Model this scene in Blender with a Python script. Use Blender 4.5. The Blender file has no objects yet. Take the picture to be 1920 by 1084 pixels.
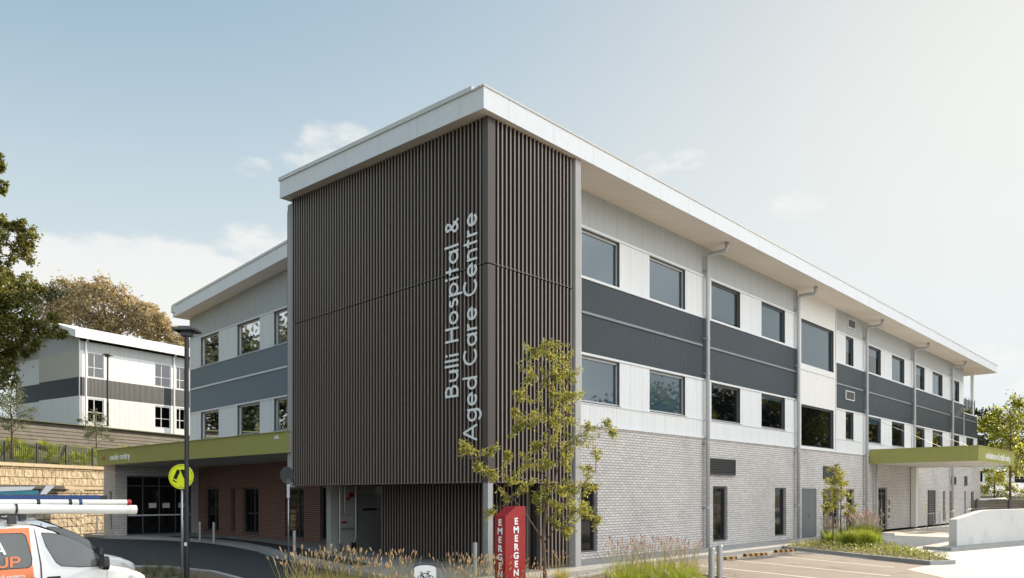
import bpy, math, random
import numpy as np
from mathutils import Vector, Matrix
R = math.radians
random.seed(7); rng = np.random.default_rng(7)
sc = bpy.context.scene
# ------------------------------------------------------------------ camera
# World axes follow the hospital: +X runs along its long facade, +Y along its entry side.
UX, UY = .6986, .7156
CH = 2.12
cam_d = bpy.data.cameras.new('camera'); cam = bpy.data.objects.new('camera', cam_d)
sc.collection.objects.link(cam); sc.camera = cam
cam.location = (0, 0, CH)
cam.rotation_euler = (R(90), 0, math.atan2(-UY, UX))
cam_d.sensor_width = 36; cam_d.lens = 1386 / 1920 * 36
cam_d.shift_y = (928 - 542) / 1920
cam_d.clip_end = 6000; cam_d.clip_start = .05
# ------------------------------------------------------------------ sun + sky
ELEV, AZ = 21.0, -.3          # sun height, and its angle from +X towards +Y
sv = Vector((math.cos(R(ELEV)) * math.cos(R(AZ)), math.cos(R(ELEV)) * math.sin(R(AZ)), math.sin(R(ELEV))))
sd = bpy.data.lights.new('sun', 'SUN'); sun = bpy.data.objects.new('sun', sd)
sc.collection.objects.link(sun)
sun.rotation_euler = sv.to_track_quat('Z', 'Y').to_euler()
sd.energy = 4.9; sd.angle = R(.5); sd.color = (1, .83, .62)
w = bpy.data.worlds.new('World'); sc.world = w; w.use_nodes = True
nt = w.node_tree; nt.nodes.clear(); N = nt.nodes.new; L = nt.links.new
out = N('ShaderNodeOutputWorld'); bg = N('ShaderNodeBackground'); bg.inputs[1].default_value = .12
sky = N('ShaderNodeTexSky'); sky.sky_type = 'NISHITA'; sky.sun_disc = False
sky.sun_elevation = R(ELEV); sky.sun_rotation = R(90 - AZ)
sky.air_density = 1.0; sky.dust_density = 1.2; sky.ozone_density = 1.5; sky.altitude = 20
# clear-sky radiance compressed towards one level, so its bright side does not blow out
SKG = 2.9
v1 = N('ShaderNodeVectorMath'); v1.operation = 'MULTIPLY_ADD'; L(sky.outputs[0], v1.inputs[0])
for i_, v_ in ((1, (SKG / 5.1,) * 3), (2, (1, 1, 1))): v1.inputs[i_].default_value = v_
v0 = N('ShaderNodeVectorMath'); v0.operation = 'SCALE'; v0.inputs['Scale'].default_value = SKG; L(sky.outputs[0], v0.inputs[0])
v2 = N('ShaderNodeVectorMath'); v2.operation = 'DIVIDE'; L(v0.outputs[0], v2.inputs[0]); L(v1.outputs[0], v2.inputs[1])
hsv = N('ShaderNodeHueSaturation'); hsv.inputs['Saturation'].default_value = 1.3; hsv.inputs['Value'].default_value = 1.0
v3 = N('ShaderNodeVectorMath'); v3.operation = 'MULTIPLY'; v3.inputs[1].default_value = (.985, 1.0, .97); L(v2.outputs[0], v3.inputs[0]); L(v3.outputs[0], hsv.inputs['Color'])
tc = N('ShaderNodeTexCoord')
mp = N('ShaderNodeMapping'); mp.inputs['Scale'].default_value = (1, 1, 2.6); L(tc.outputs['Generated'], mp.inputs[0])
nz = N('ShaderNodeTexNoise'); nz.inputs['Scale'].default_value = 16; nz.inputs['Detail'].default_value = 9; nz.inputs['Roughness'].default_value = .62
L(mp.outputs[0], nz.inputs['Vector'])
def cdir(px, py, sz=2.6):
    X, Z = (px - 960) / 1386, (928 - py) / 1386
    v = Vector((UX * X + UY, -UY * X + UX, Z)).normalized()
    return Vector((v.x, v.y, v.z * sz)).normalized()
nm = N('ShaderNodeVectorMath'); nm.operation = 'NORMALIZE'; L(mp.outputs[0], nm.inputs[0])
total = None
def mth(op, a, b=None, c=None):
    m = N('ShaderNodeMath'); m.operation = op
    for i, v in enumerate((a, b, c)):
        if v is None: continue
        if isinstance(v, (int, float)): m.inputs[i].default_value = v
        else: L(v, m.inputs[i])
    return m.outputs[0]
# banks and puffs of thin cloud: direction, angular radius (degrees, flattened), strength
for px, py, rad, st in [(640, 268, 2.6, .62), (590, 300, 2.4, .5), (690, 250, 2, .35), (472, 313, 1.5, .42), (415, 320, 1.3, .3),
                        (1290, 300, 1.5, .5), (1212, 316, 2.0, .5), (1497, 384, 2.2, .55), (1545, 362, 1.6, .35),
                        (110, 500, 5, .85), (210, 520, 6, .85), (330, 530, 6.5, .85), (430, 560, 6, .75), (500, 465, 4, .6), (60, 480, 3, .6),
                        (300, 590, 9, .7), (1880, 660, 6, .4), (1920, 710, 6, .5)]:
    d = cdir(px, py)
    dp = N('ShaderNodeVectorMath'); dp.operation = 'DOT_PRODUCT'; L(nm.outputs[0], dp.inputs[0]); dp.inputs[1].default_value = d
    mr = N('ShaderNodeMapRange'); mr.interpolation_type = 'SMOOTHERSTEP'
    L(dp.outputs['Value'], mr.inputs[0]); mr.inputs[1].default_value = math.cos(R(rad * 1.15)); mr.inputs[2].default_value = 1
    mr.inputs[3].default_value = 0; mr.inputs[4].default_value = st
    total = mr.outputs[0] if total is None else mth('MAXIMUM', total, mr.outputs[0])
mr = N('ShaderNodeMapRange'); mr.interpolation_type = 'SMOOTHSTEP'
L(mth('ADD', total, nz.outputs[0]), mr.inputs[0]); mr.inputs[1].default_value = .86; mr.inputs[2].default_value = 1.25
sepz = N('ShaderNodeSeparateXYZ'); L(tc.outputs['Generated'], sepz.inputs[0])
hz_ = N('ShaderNodeMapRange'); hz_.interpolation_type = 'SMOOTHSTEP'; L(sepz.outputs[2], hz_.inputs[0]); hz_.inputs[1].default_value = .62; hz_.inputs[2].default_value = .02; hz_.inputs[3].default_value = 0; hz_.inputs[4].default_value = .9
hm_ = N('ShaderNodeMix'); hm_.data_type = 'RGBA'; L(hz_.outputs[0], hm_.inputs[0]); L(hsv.outputs[0], hm_.inputs[6]); hm_.inputs[7].default_value = (4.2, 4.52, 4.62, 1)      # low haze
mix = N('ShaderNodeMix'); mix.data_type = 'RGBA'
L(mth('MULTIPLY', mr.outputs[0], .5), mix.inputs[0]); L(hm_.outputs[2], mix.inputs[6])
mix.inputs[7].default_value = (5.6, 5.3, 4.95, 1)
# unseen bright cloud bank, added behind the camera to fill the shaded facade
d2_ = N('ShaderNodeVectorMath'); d2_.operation = 'DOT_PRODUCT'; L(tc.outputs['Generated'], d2_.inputs[0]); d2_.inputs[1].default_value = Vector((.15, -1, .55)).normalized()
n2_ = N('ShaderNodeTexNoise'); n2_.inputs['Scale'].default_value = 3.5; n2_.inputs['Detail'].default_value = 7; L(tc.outputs['Generated'], n2_.inputs['Vector'])
m2_ = N('ShaderNodeMapRange'); m2_.interpolation_type = 'SMOOTHSTEP'; L(mth('ADD', d2_.outputs['Value'], mth('MULTIPLY', n2_.outputs[0], .35)), m2_.inputs[0]); m2_.inputs[1].default_value = .84; m2_.inputs[2].default_value = 1.02
mixb = N('ShaderNodeMix'); mixb.data_type = 'RGBA'; L(m2_.outputs[0], mixb.inputs[0]); L(mix.outputs[2], mixb.inputs[6]); mixb.inputs[7].default_value = (11.3, 11.6, 11.9, 1)
L(mixb.outputs[2], bg.inputs[0]); L(bg.outputs[0], out.inputs[0])
sc.view_settings.view_transform = 'Standard'; sc.view_settings.look = 'None'; sc.view_settings.exposure = .72
sc.view_settings.gamma = 1; sc.view_settings.use_curve_mapping = False
sc.cycles.max_bounces = 8; sc.cycles.transparent_max_bounces = 16; sc.cycles.sample_clamp_indirect = 6

def cw(X, Y, z=0):                       # camera-frame ground position -> world
    return Vector((UX * X + UY * Y, -UY * X + UX * Y, z))
def at(px, Y, py):                       # a sighted point at known depth Y
    return cw((px - 960) / 1386 * Y, Y, CH - (py - 928) / 1386 * Y)
def gat(px, Y, z=0):
    return cw((px - 960) / 1386 * Y, Y, z)

# ------------------------------------------------------------------ materials
MATS = {}
def mat(name, col, rough=.6, metal=0, var=.06, vscale=3, bump=0, bscale=40, spec=.5, trans=0, island=0, ior=1.5, coat=0, kind=None, kw=None):
    if name in MATS: return MATS[name]
    m = bpy.data.materials.new(name); m.use_nodes = True; MATS[name] = m
    n = m.node_tree; n.nodes.clear(); A = n.nodes.new; K = n.links.new
    o = A('ShaderNodeOutputMaterial'); b = A('ShaderNodeBsdfPrincipled')
    b.inputs['Roughness'].default_value = rough; b.inputs['Metallic'].default_value = metal
    b.inputs['IOR'].default_value = ior; b.inputs['Specular IOR Level'].default_value = spec
    b.inputs['Coat Weight'].default_value = coat; b.inputs['Coat Roughness'].default_value = .05
    tc = A('ShaderNodeTexCoord'); base = A('ShaderNodeRGB'); base.outputs[0].default_value = (*col, 1)
    csock = base.outputs[0]; vec = tc.outputs['Object']
    def math_(op, a, c=None):
        q = A('ShaderNodeMath'); q.operation = op
        for i, v in enumerate((a, c)):
            if v is None: continue
            if isinstance(v, (int, float)): q.inputs[i].default_value = v
            else: K(v, q.inputs[i])
        return q.outputs[0]
    def scale(sock, f):
        q = A('ShaderNodeVectorMath'); q.operation = 'SCALE'; K(sock, q.inputs[0])
        if isinstance(f, (int, float)): q.inputs['Scale'].default_value = f
        else: K(f, q.inputs['Scale'])
        return q.outputs[0]
    bumps = None
    def addbump(h, strength, dist):
        if dist == .02: dist = (kw or {}).get('bd', .02)
        nonlocal bumps
        q = A('ShaderNodeBump'); q.inputs['Strength'].default_value = strength; q.inputs['Distance'].default_value = dist
        K(h, q.inputs['Height'])
        if bumps is not None: K(bumps, q.inputs['Normal'])
        bumps = q.outputs[0]
    kw = kw or {}
    if kind in ('brick', 'ribs', 'block'):
        sp = A('ShaderNodeSeparateXYZ'); K(vec, sp.inputs[0])
        run = math_('ADD', sp.outputs[0], sp.outputs[1])
    if kind == 'brick':
        cb = A('ShaderNodeCombineXYZ'); K(run, cb.inputs[0]); K(sp.outputs[2], cb.inputs[1])
        bt = A('ShaderNodeTexBrick'); K(cb.outputs[0], bt.inputs['Vector'])
        bt.inputs['Scale'].default_value = 1; bt.inputs['Brick Width'].default_value = kw.get('bw', .25); bt.inputs['Row Height'].default_value = kw.get('rh', .092)
        bt.inputs['Mortar Size'].default_value = kw.get('ms', .009); bt.inputs['Mortar Smooth'].default_value = .1; bt.inputs['Bias'].default_value = 0
        c2 = kw.get('c2', [c * .86 for c in col])
        bt.inputs['Color1'].default_value = (*col, 1); bt.inputs['Color2'].default_value = (*c2, 1); bt.inputs['Mortar'].default_value = (*kw['mortar'], 1)
        csock = bt.outputs['Color']; addbump(math_('MULTIPLY', bt.outputs['Fac'], -1), .6, .008)
    if kind == 'ribs':
        pitch = kw.get('pitch', .08)
        wv = math_('SINE', math_('MULTIPLY', run, 2 * math.pi / pitch))
        addbump(wv, kw.get('st', .5), kw.get('dist', .01))
        jm = math_('LESS_THAN', math_('FRACT', math_('DIVIDE', run, kw.get('joint', .76))), .022)
        csock = scale(csock, math_('SUBTRACT', 1, math_('MULTIPLY', jm, kw.get('jd', .35))))
        nS = A('ShaderNodeTexNoise'); cS = A('ShaderNodeCombineXYZ'); K(math_('MULTIPLY', run, 5), cS.inputs[0]); K(math_('MULTIPLY', sp.outputs[2], .35), cS.inputs[1]); K(cS.outputs[0], nS.inputs['Vector']); nS.inputs['Scale'].default_value = 1; nS.inputs['Detail'].default_value = 4
        sa_ = .05 if 'fascia' in name else .15
        csock = scale(csock, math_('SUBTRACT', 1 + sa_ / 2, math_('MULTIPLY', nS.outputs[0], sa_)))
        if kw.get('gr'): csock = scale(csock, math_('SUBTRACT', 1, math_('MULTIPLY', math_('GREATER_THAN', wv, .55), kw['gr'])))
    if kind == 'block':
        cb = A('ShaderNodeCombineXYZ'); K(run, cb.inputs[0]); K(sp.outputs[2], cb.inputs[1])
        vo = A('ShaderNodeTexVoronoi'); vo.distance = 'CHEBYCHEV'; K(cb.outputs[0], vo.inputs['Vector']); vo.inputs['Scale'].default_value = 2.6
        csock = scale(csock, math_('ADD', .72, math_('MULTIPLY', vo.outputs['Distance'], .6))); addbump(vo.outputs['Distance'], .9, .12)
    if island:
        g = A('ShaderNodeNewGeometry'); hs = A('ShaderNodeHueSaturation'); K(csock, hs.inputs['Color'])
        K(math_('ADD', .5 - .03 * island, math_('MULTIPLY', g.outputs['Random Per Island'], .06 * island)), hs.inputs['Hue'])
        K(math_('ADD', 1 - .45 * island, math_('MULTIPLY', g.outputs['Random Per Island'], .9 * island)), hs.inputs['Value'])
        csock = hs.outputs[0]
    if var:
        no = A('ShaderNodeTexNoise'); K(vec, no.inputs['Vector']); no.inputs['Scale'].default_value = vscale; no.inputs['Detail'].default_value = 6
        csock = scale(csock, math_('ADD', 1 - var * 2, math_('MULTIPLY', no.outputs[0], var * 4)))
        K(math_('ADD', rough - .06, math_('MULTIPLY', no.outputs[0], .12)), b.inputs['Roughness'])
    if kw.get('stain'):
        n3 = A('ShaderNodeTexNoise'); K(vec, n3.inputs['Vector']); n3.inputs['Scale'].default_value = kw.get('ss', .35); n3.inputs['Detail'].default_value = 8; n3.inputs['Roughness'].default_value = .65
        r3 = A('ShaderNodeMapRange'); r3.interpolation_type = 'SMOOTHSTEP'; K(n3.outputs[0], r3.inputs[0]); r3.inputs[1].default_value = .5; r3.inputs[2].default_value = .68; r3.inputs[3].default_value = 1; r3.inputs[4].default_value = 1 - kw['stain']
        csock = scale(csock, r3.outputs[0])
    if kw.get('slab'):
        bt2 = A('ShaderNodeTexBrick'); K(vec, bt2.inputs['Vector']); bt2.inputs['Scale'].default_value = 1; bt2.offset = 0; bt2.inputs['Brick Width'].default_value = kw['slab']; bt2.inputs['Row Height'].default_value = kw['slab']; bt2.inputs['Mortar Size'].default_value = .012
        bt2.inputs['Color1'].default_value = (1, 1, 1, 1); bt2.inputs['Color2'].default_value = (.93, .93, .93, 1); bt2.inputs['Mortar'].default_value = (.45, .45, .45, 1)
        mm_ = A('ShaderNodeVectorMath'); mm_.operation = 'MULTIPLY'; K(csock, mm_.inputs[0]); K(bt2.outputs['Color'], mm_.inputs[1]); csock = mm_.outputs[0]
    if bump:
        nb = A('ShaderNodeTexNoise'); K(vec, nb.inputs['Vector']); nb.inputs['Scale'].default_value = bscale; nb.inputs['Detail'].default_value = 5
        addbump(nb.outputs[0], bump, .02)
    K(csock, b.inputs['Base Color'])
    if bumps is not None: K(bumps, b.inputs['Normal'])
    if trans:
        t = A('ShaderNodeBsdfTranslucent'); K(scale(csock, kw.get('tb', 1.6)), t.inputs[0])
        mx = A('ShaderNodeMixShader'); mx.inputs[0].default_value = trans; K(b.outputs[0], mx.inputs[1]); K(t.outputs[0], mx.inputs[2]); K(mx.outputs[0], o.inputs[0])
    else: K(b.outputs[0], o.inputs[0])
    return m
def thin_glass(name, tint, alpha, rough=.02):       # see-through tinted pane
    m = bpy.data.materials.new(name); m.use_nodes = True; MATS[name] = m
    n = m.node_tree; n.nodes.clear(); A = n.nodes.new; K = n.links.new
    o = A('ShaderNodeOutputMaterial'); g = A('ShaderNodeBsdfGlossy'); g.inputs['Roughness'].default_value = rough
    t = A('ShaderNodeBsdfTransparent'); t.inputs[0].default_value = (*tint, 1)
    fr = A('ShaderNodeFresnel'); fr.inputs[0].default_value = 1.55
    ad = A('ShaderNodeMath'); ad.operation = 'ADD'; ad.use_clamp = True; K(fr.outputs[0], ad.inputs[0]); ad.inputs[1].default_value = alpha
    mx = A('ShaderNodeMixShader'); K(ad.outputs[0], mx.inputs[0]); K(t.outputs[0], mx.inputs[1]); K(g.outputs[0], mx.inputs[2]); K(mx.outputs[0], o.inputs[0])
    return m
RIB = dict(pitch=.1, st=.45, dist=.012, gr=.07, joint=.76, jd=.3)
M_white = mat('white_cladding', (.78, .79, .79), .45, var=.02, kind='ribs', kw=RIB)
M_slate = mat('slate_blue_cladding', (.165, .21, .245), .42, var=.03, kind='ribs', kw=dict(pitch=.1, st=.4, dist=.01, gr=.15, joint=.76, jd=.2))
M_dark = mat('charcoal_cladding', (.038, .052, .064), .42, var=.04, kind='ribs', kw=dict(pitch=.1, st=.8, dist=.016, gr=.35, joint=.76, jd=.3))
M_grey = mat('grey_cladding', (.46, .475, .47), .45, var=.03, kind='ribs', kw=dict(pitch=.1, st=.45, dist=.012, gr=.1, joint=.76, jd=.35))
M_cream = mat('cream_cladding', (.79, .775, .74), .5, var=.02, kind='ribs', kw=dict(pitch=2, st=0, joint=.9, jd=.15))
M_fascia = mat('white_fascia', (.80, .81, .82), .4, var=.02, kind='ribs', kw=dict(pitch=.085, st=.3, dist=.008, gr=.05, joint=1.8, jd=.12))
M_trim = mat('white_trim', (.75, .77, .78), .4, var=.02)
M_cap = mat('cap_flashing', (.66, .65, .61), .35, var=.06, vscale=1.2)
M_roofm = mat('roof_sheet', (.72, .72, .70), .45, var=.05)
M_soffit = mat('cream_soffit', (.80, .71, .62), .7, var=.03, vscale=.6, kind='ribs', kw=dict(pitch=9, st=0, joint=2.4, jd=.12))
M_brickw = mat('pale_brick', (.68, .645, .62), .8, var=.05, vscale=.7, kind='brick', kw=dict(mortar=(.25, .235, .225), c2=(.56, .53, .51), ms=.0115, stain=.12, ss=.45))
M_brickr = mat('red_brick', (.215, .085, .055), .8, var=.08, kind='brick', kw=dict(mortar=(.34, .29, .26), c2=(.15, .06, .04), ms=.010))
M_conc = mat('concrete', (.46, .45, .43), .85, var=.08, vscale=1.5, bump=.2, bscale=30)
M_sheen = mat('slat_edge_sheen', (.28, .235, .205), .35, var=.03)  # lighter slat fronts: light reflected off the bars, put into the colour
M_slat = mat('bronze_slat', (.085, .068, .058), .4, metal=.0, var=.03)
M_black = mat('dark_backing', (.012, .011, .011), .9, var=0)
M_glass = mat('reflective_glass', (.03, .042, .05), .03, ior=1.95, spec=.6, var=0)
M_dglass = mat('dark_glass', (.008, .009, .01), .04, ior=1.45, var=0)
M_bglass = mat('blind_glass', (.085, .115, .13), .06, ior=1.6, var=.02)
M_frame = mat('charcoal_frame', (.10, .105, .11), .4, var=.02)
M_sframe = mat('silver_frame', (.50, .50, .49), .35, metal=.3, var=.02)
M_pipe = mat('downpipe_grey', (.45, .465, .47), .4, var=.03)
M_green = mat('olive_green_fascia', (.37, .37, .105), .42, var=.03, kind='ribs', kw=dict(pitch=.1, st=.35, dist=.01, gr=.06, joint=1.5, jd=.12))
M_gsoff = mat('canopy_soffit', (.62, .60, .57), .7, var=.03)
M_door = mat('grey_door', (.13, .14, .15), .45, var=.03)
M_doorl = mat('taupe_door', (.30, .30, .28), .5, var=.05)
M_sign = mat('white_letter', (.93, .94, .94), .5, var=0)
M_asph = mat('old_asphalt', (.28, .24, .20), .9, var=.12, vscale=1.1, bump=.5, bscale=160, kw=dict(stain=.3, ss=.5))
M_asphd = mat('new_asphalt', (.04, .043, .047), .9, var=.12, vscale=1.1, bump=.5, bscale=160)
M_drive = mat('driveway_concrete', (.58, .55, .50), .85, var=.06, vscale=.5, bump=.2, bscale=60, kw=dict(stain=.18, ss=.3, slab=3.2))
M_path = mat('path_concrete', (.42, .415, .40), .85, var=.08, vscale=1, bump=.2, bscale=60, kw=dict(stain=.25, ss=.8, slab=1.5))
M_kerb = mat('kerb_concrete', (.36, .36, .34), .85, var=.12, vscale=2, bump=.3, bscale=40)
M_line = mat('line_paint', (.75, .72, .66), .8, var=.12, vscale=12)
M_soil = mat('mulch', (.16, .12, .075), .95, var=.25, vscale=9, bump=.9, bscale=30)
M_turf = mat('dry_turf', (.10, .105, .045), .95, var=.25, vscale=2, bump=.6, bscale=20)
M_stone = mat('sandstone', (.56, .48, .35), .9, var=.2, vscale=3.5, bump=1.0, bscale=4.5, kind='brick', kw=dict(bd=.16, bw=.8, rh=.44, ms=.025, mortar=(.12, .085, .05), c2=(.42, .35, .25), stain=.4, ss=2.2))
M_stcap = mat('sandstone_cap', (.50, .42, .30), .85, var=.12, vscale=2)
M_bark = mat('bark', (.13, .095, .07), .9, var=.2, vscale=12, bump=.6, bscale=30)
M_barkl = mat('pale_bark', (.30, .26, .21), .85, var=.2, vscale=8)
M_leaf = mat('tree_leaf', (.22, .215, .045), .55, spec=.3, trans=.45, island=1, var=0, kw=dict(tb=2.0))
M_leafd = mat('dark_leaf', (.165, .16, .035), .45, spec=.4, trans=.4, island=1, var=0)
M_leafy = mat('yellow_green_leaf', (.22, .225, .03), .45, trans=.45, island=1, var=0, kw=dict(tb=2.0))
M_leafb = mat('golden_leaf', (.40, .32, .18), .65, spec=.2, trans=.35, island=.8, var=0)
M_leafg = mat('grey_green_leaf', (.15, .17, .09), .5, trans=.35, island=1, var=0)
M_leafn = mat('far_leaf', (.035, .045, .018), .6, trans=.15, island=1, var=0)
M_blade = mat('grass_blade', (.24, .28, .035), .5, trans=.45, island=1, var=0, kw=dict(tb=2.0))
M_bladeb = mat('straw_blade', (.36, .32, .10), .6, trans=.45, island=.8, var=0, kw=dict(tb=1.7))
M_seed = mat('seed_head', (.50, .38, .25), .8, trans=.45, island=.6, var=0, kw=dict(tb=1.5))
M_seedp = mat('pink_seed_head', (.50, .40, .36), .8, trans=.4, island=.6, var=0, kw=dict(tb=1.5))
M_red = mat('red_panel', (.36, .012, .016), .3, var=.03, coat=.2)
M_steel = mat('galvanised_steel', (.46, .47, .48), .38, metal=.7, var=.06)
M_pole = mat('black_pole', (.02, .02, .021), .35, var=.02)
M_vanw = mat('white_car_paint', (.78, .79, .80), .25, var=.01, vscale=1, coat=.8)
M_vano = mat('orange_wrap', (.80, .22, .07), .35, var=.02, coat=.3)
M_rub = mat('black_plastic', (.018, .018, .02), .4, var=.02)
M_tyre = mat('tyre_rubber', (.02, .02, .02), .8, var=.05)
M_pvc = mat('white_pvc', (.78, .78, .76), .35, var=.05, vscale=2)
M_blue = mat('blue_ladder', (.012, .055, .19), .4, var=.05)
M_teal = mat('teal_fibreglass', (.01, .17, .24), .4, var=.05)
M_yel = mat('fluoro_yellow', (.78, .86, .01), .4, var=.01)
M_yw = mat('yellow_rubber', (.55, .27, .06), .7, var=.15, vscale=10)
M_wood = mat('fence_timber', (.17, .135, .10), .85, var=.2, vscale=5)
M_hill = mat('far_hill_bush', (.045, .06, .045), .95, var=.25, vscale=.02)
M_tile = mat('dark_roof_tile', (.05, .045, .045), .8, var=.15)
M_paper = mat('paper_notice', (.75, .77, .80), .7, var=.02)
M_cglass = thin_glass('car_glass', (.42, .47, .47), .04)
M_glass = thin_glass('tinted_glass', (.35, .43, .47), .11)
M_bglass = M_glass
M_blind = mat('roller_blind', (.58, .72, .78), .8, var=.04, vscale=.8)
M_bal = thin_glass('balustrade_glass', (.88, .9, .9), .03)

# ------------------------------------------------------------------ geometry helpers
OFF = {}
class MB:
    def __init__(s): s.v = []; s.f = []; s.mi = []
    def add(s, vs, fs, mi=0):
        n = len(s.v); s.v += [tuple(v) for v in vs]; s.f += [tuple(i + n for i in f) for f in fs]; s.mi += [mi] * len(fs); return s
    def box(s, x0, x1, y0, y1, z0, z1, mi=0):
        x0, x1 = sorted((x0, x1)); y0, y1 = sorted((y0, y1)); z0, z1 = sorted((z0, z1))
        return s.add([(x0, y0, z0), (x1, y0, z0), (x1, y1, z0), (x0, y1, z0), (x0, y0, z1), (x1, y0, z1), (x1, y1, z1), (x0, y1, z1)],
                     [(0, 3, 2, 1), (4, 5, 6, 7), (0, 1, 5, 4), (1, 2, 6, 5), (2, 3, 7, 6), (3, 0, 4, 7)], mi)
    def obox(s, c, ax, ay, hx, hy, z0, z1, mi=0):       # box about c along unit axes ax, ay
        c = Vector(c); ax = Vector(ax); ay = Vector(ay); vs = []
        for z in (z0, z1):
            for a, b in ((-1, -1), (1, -1), (1, 1), (-1, 1)):
                p = c + ax * hx * a + ay * hy * b; vs.append((p.x, p.y, z))
        return s.add(vs, [(0, 3, 2, 1), (4, 5, 6, 7), (0, 1, 5, 4), (1, 2, 6, 5), (2, 3, 7, 6), (3, 0, 4, 7)], mi)
    def prism(s, poly, a0, a1, axis, mi=0):             # poly of 2D points extruded along axis
        n = len(poly); vs = []
        for a in (a0, a1):
            for p, q in poly: vs.append({'x': (a, p, q), 'y': (p, a, q), 'z': (p, q, a)}[axis])
        return s.add(vs, [tuple(range(n))[::-1], tuple(range(n, 2 * n))] + [(i, (i + 1) % n, n + (i + 1) % n, n + i) for i in range(n)], mi)
    def quad(s, a, b, c, d, mi=0): return s.add([a, b, c, d], [(0, 1, 2, 3)], mi)
    def tube(s, pts, r, seg=8, mi=0, cap=True):
        pts = [Vector(p) for p in pts]; n = len(pts); rs = r if isinstance(r, (list, tuple)) else [r] * n
        vs = []; ref = None
        for i, p in enumerate(pts):
            d = (pts[min(i + 1, n - 1)] - pts[max(i - 1, 0)]).normalized()
            if ref is None: ref = Vector((0, 0, 1)) if abs(d.z) < .9 else Vector((1, 0, 0))
            u = d.cross(ref).normalized(); v2 = d.cross(u).normalized(); ref = ref if abs(d.dot(ref)) < .95 else u
            for k in range(seg):
                a = 2 * math.pi * k / seg; vs.append(p + (u * math.cos(a) + v2 * math.sin(a)) * rs[i])
        fs = [(i * seg + k, i * seg + (k + 1) % seg, (i + 1) * seg + (k + 1) % seg, (i + 1) * seg + k) for i in range(n - 1) for k in range(seg)]
        if cap: fs += [tuple(range(seg))[::-1], tuple(range((n - 1) * seg, n * seg))]
        return s.add(vs, fs, mi)
    def build(s, name, mats, parent=None, smooth=False, bevel=0):
        me = bpy.data.meshes.new(name); off = OFF.get(parent.name, Vector((0, 0, 0))) if parent else Vector((0, 0, 0))
        me.from_pydata([(v[0] - off.x, v[1] - off.y, v[2] - off.z) for v in s.v], [], s.f)
        mats = mats if isinstance(mats, (list, tuple)) else [mats]
        for m in mats: me.materials.append(m)
        if len(mats) > 1: me.polygons.foreach_set('material_index', s.mi)
        if smooth: me.polygons.foreach_set('use_smooth', [True] * len(s.f))
        me.validate(); me.update()
        o = bpy.data.objects.new(name, me); sc.collection.objects.link(o)
        if parent: o.parent = parent
        OFF[o.name] = off
        if bevel:
            b = o.modifiers.new('bevel', 'BEVEL'); b.width = bevel; b.segments = 2; b.limit_method = 'ANGLE'
        return o
def tag(o, label=None, cat=None, group=None, kind=None):
    if label: o['label'] = label
    if cat: o['category'] = cat
    if group: o['group'] = group
    if kind: o['kind'] = kind
    return o
def thing(name, label, cat, loc=(0, 0, 0), group=None):
    o = bpy.data.objects.new(name, None); sc.collection.objects.link(o); o.location = loc; o.empty_display_size = .2
    OFF[o.name] = Vector(loc); return tag(o, label, cat, group)
def struct(name, mb, m, **k): return tag(mb.build(name, m, **k), kind='structure')
def local_thing(name, label, cat, group=None):          # built about the origin, placed later
    return thing(name, label, cat, (0, 0, 0), group)
def copy_tree(root, loc, rz=0, sc_=1, label=None, group=None):
    r = root.copy(); sc.collection.objects.link(r); r.location = loc; r.rotation_euler = (0, 0, rz); r.scale = (sc_, sc_, sc_)
    if label: r['label'] = label
    if group: r['group'] = group
    for ch in list(root.children):
        c = ch.copy(); sc.collection.objects.link(c); c.parent = r
        for g in ch.children:
            d = g.copy(); sc.collection.objects.link(d); d.parent = c
    return r

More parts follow.
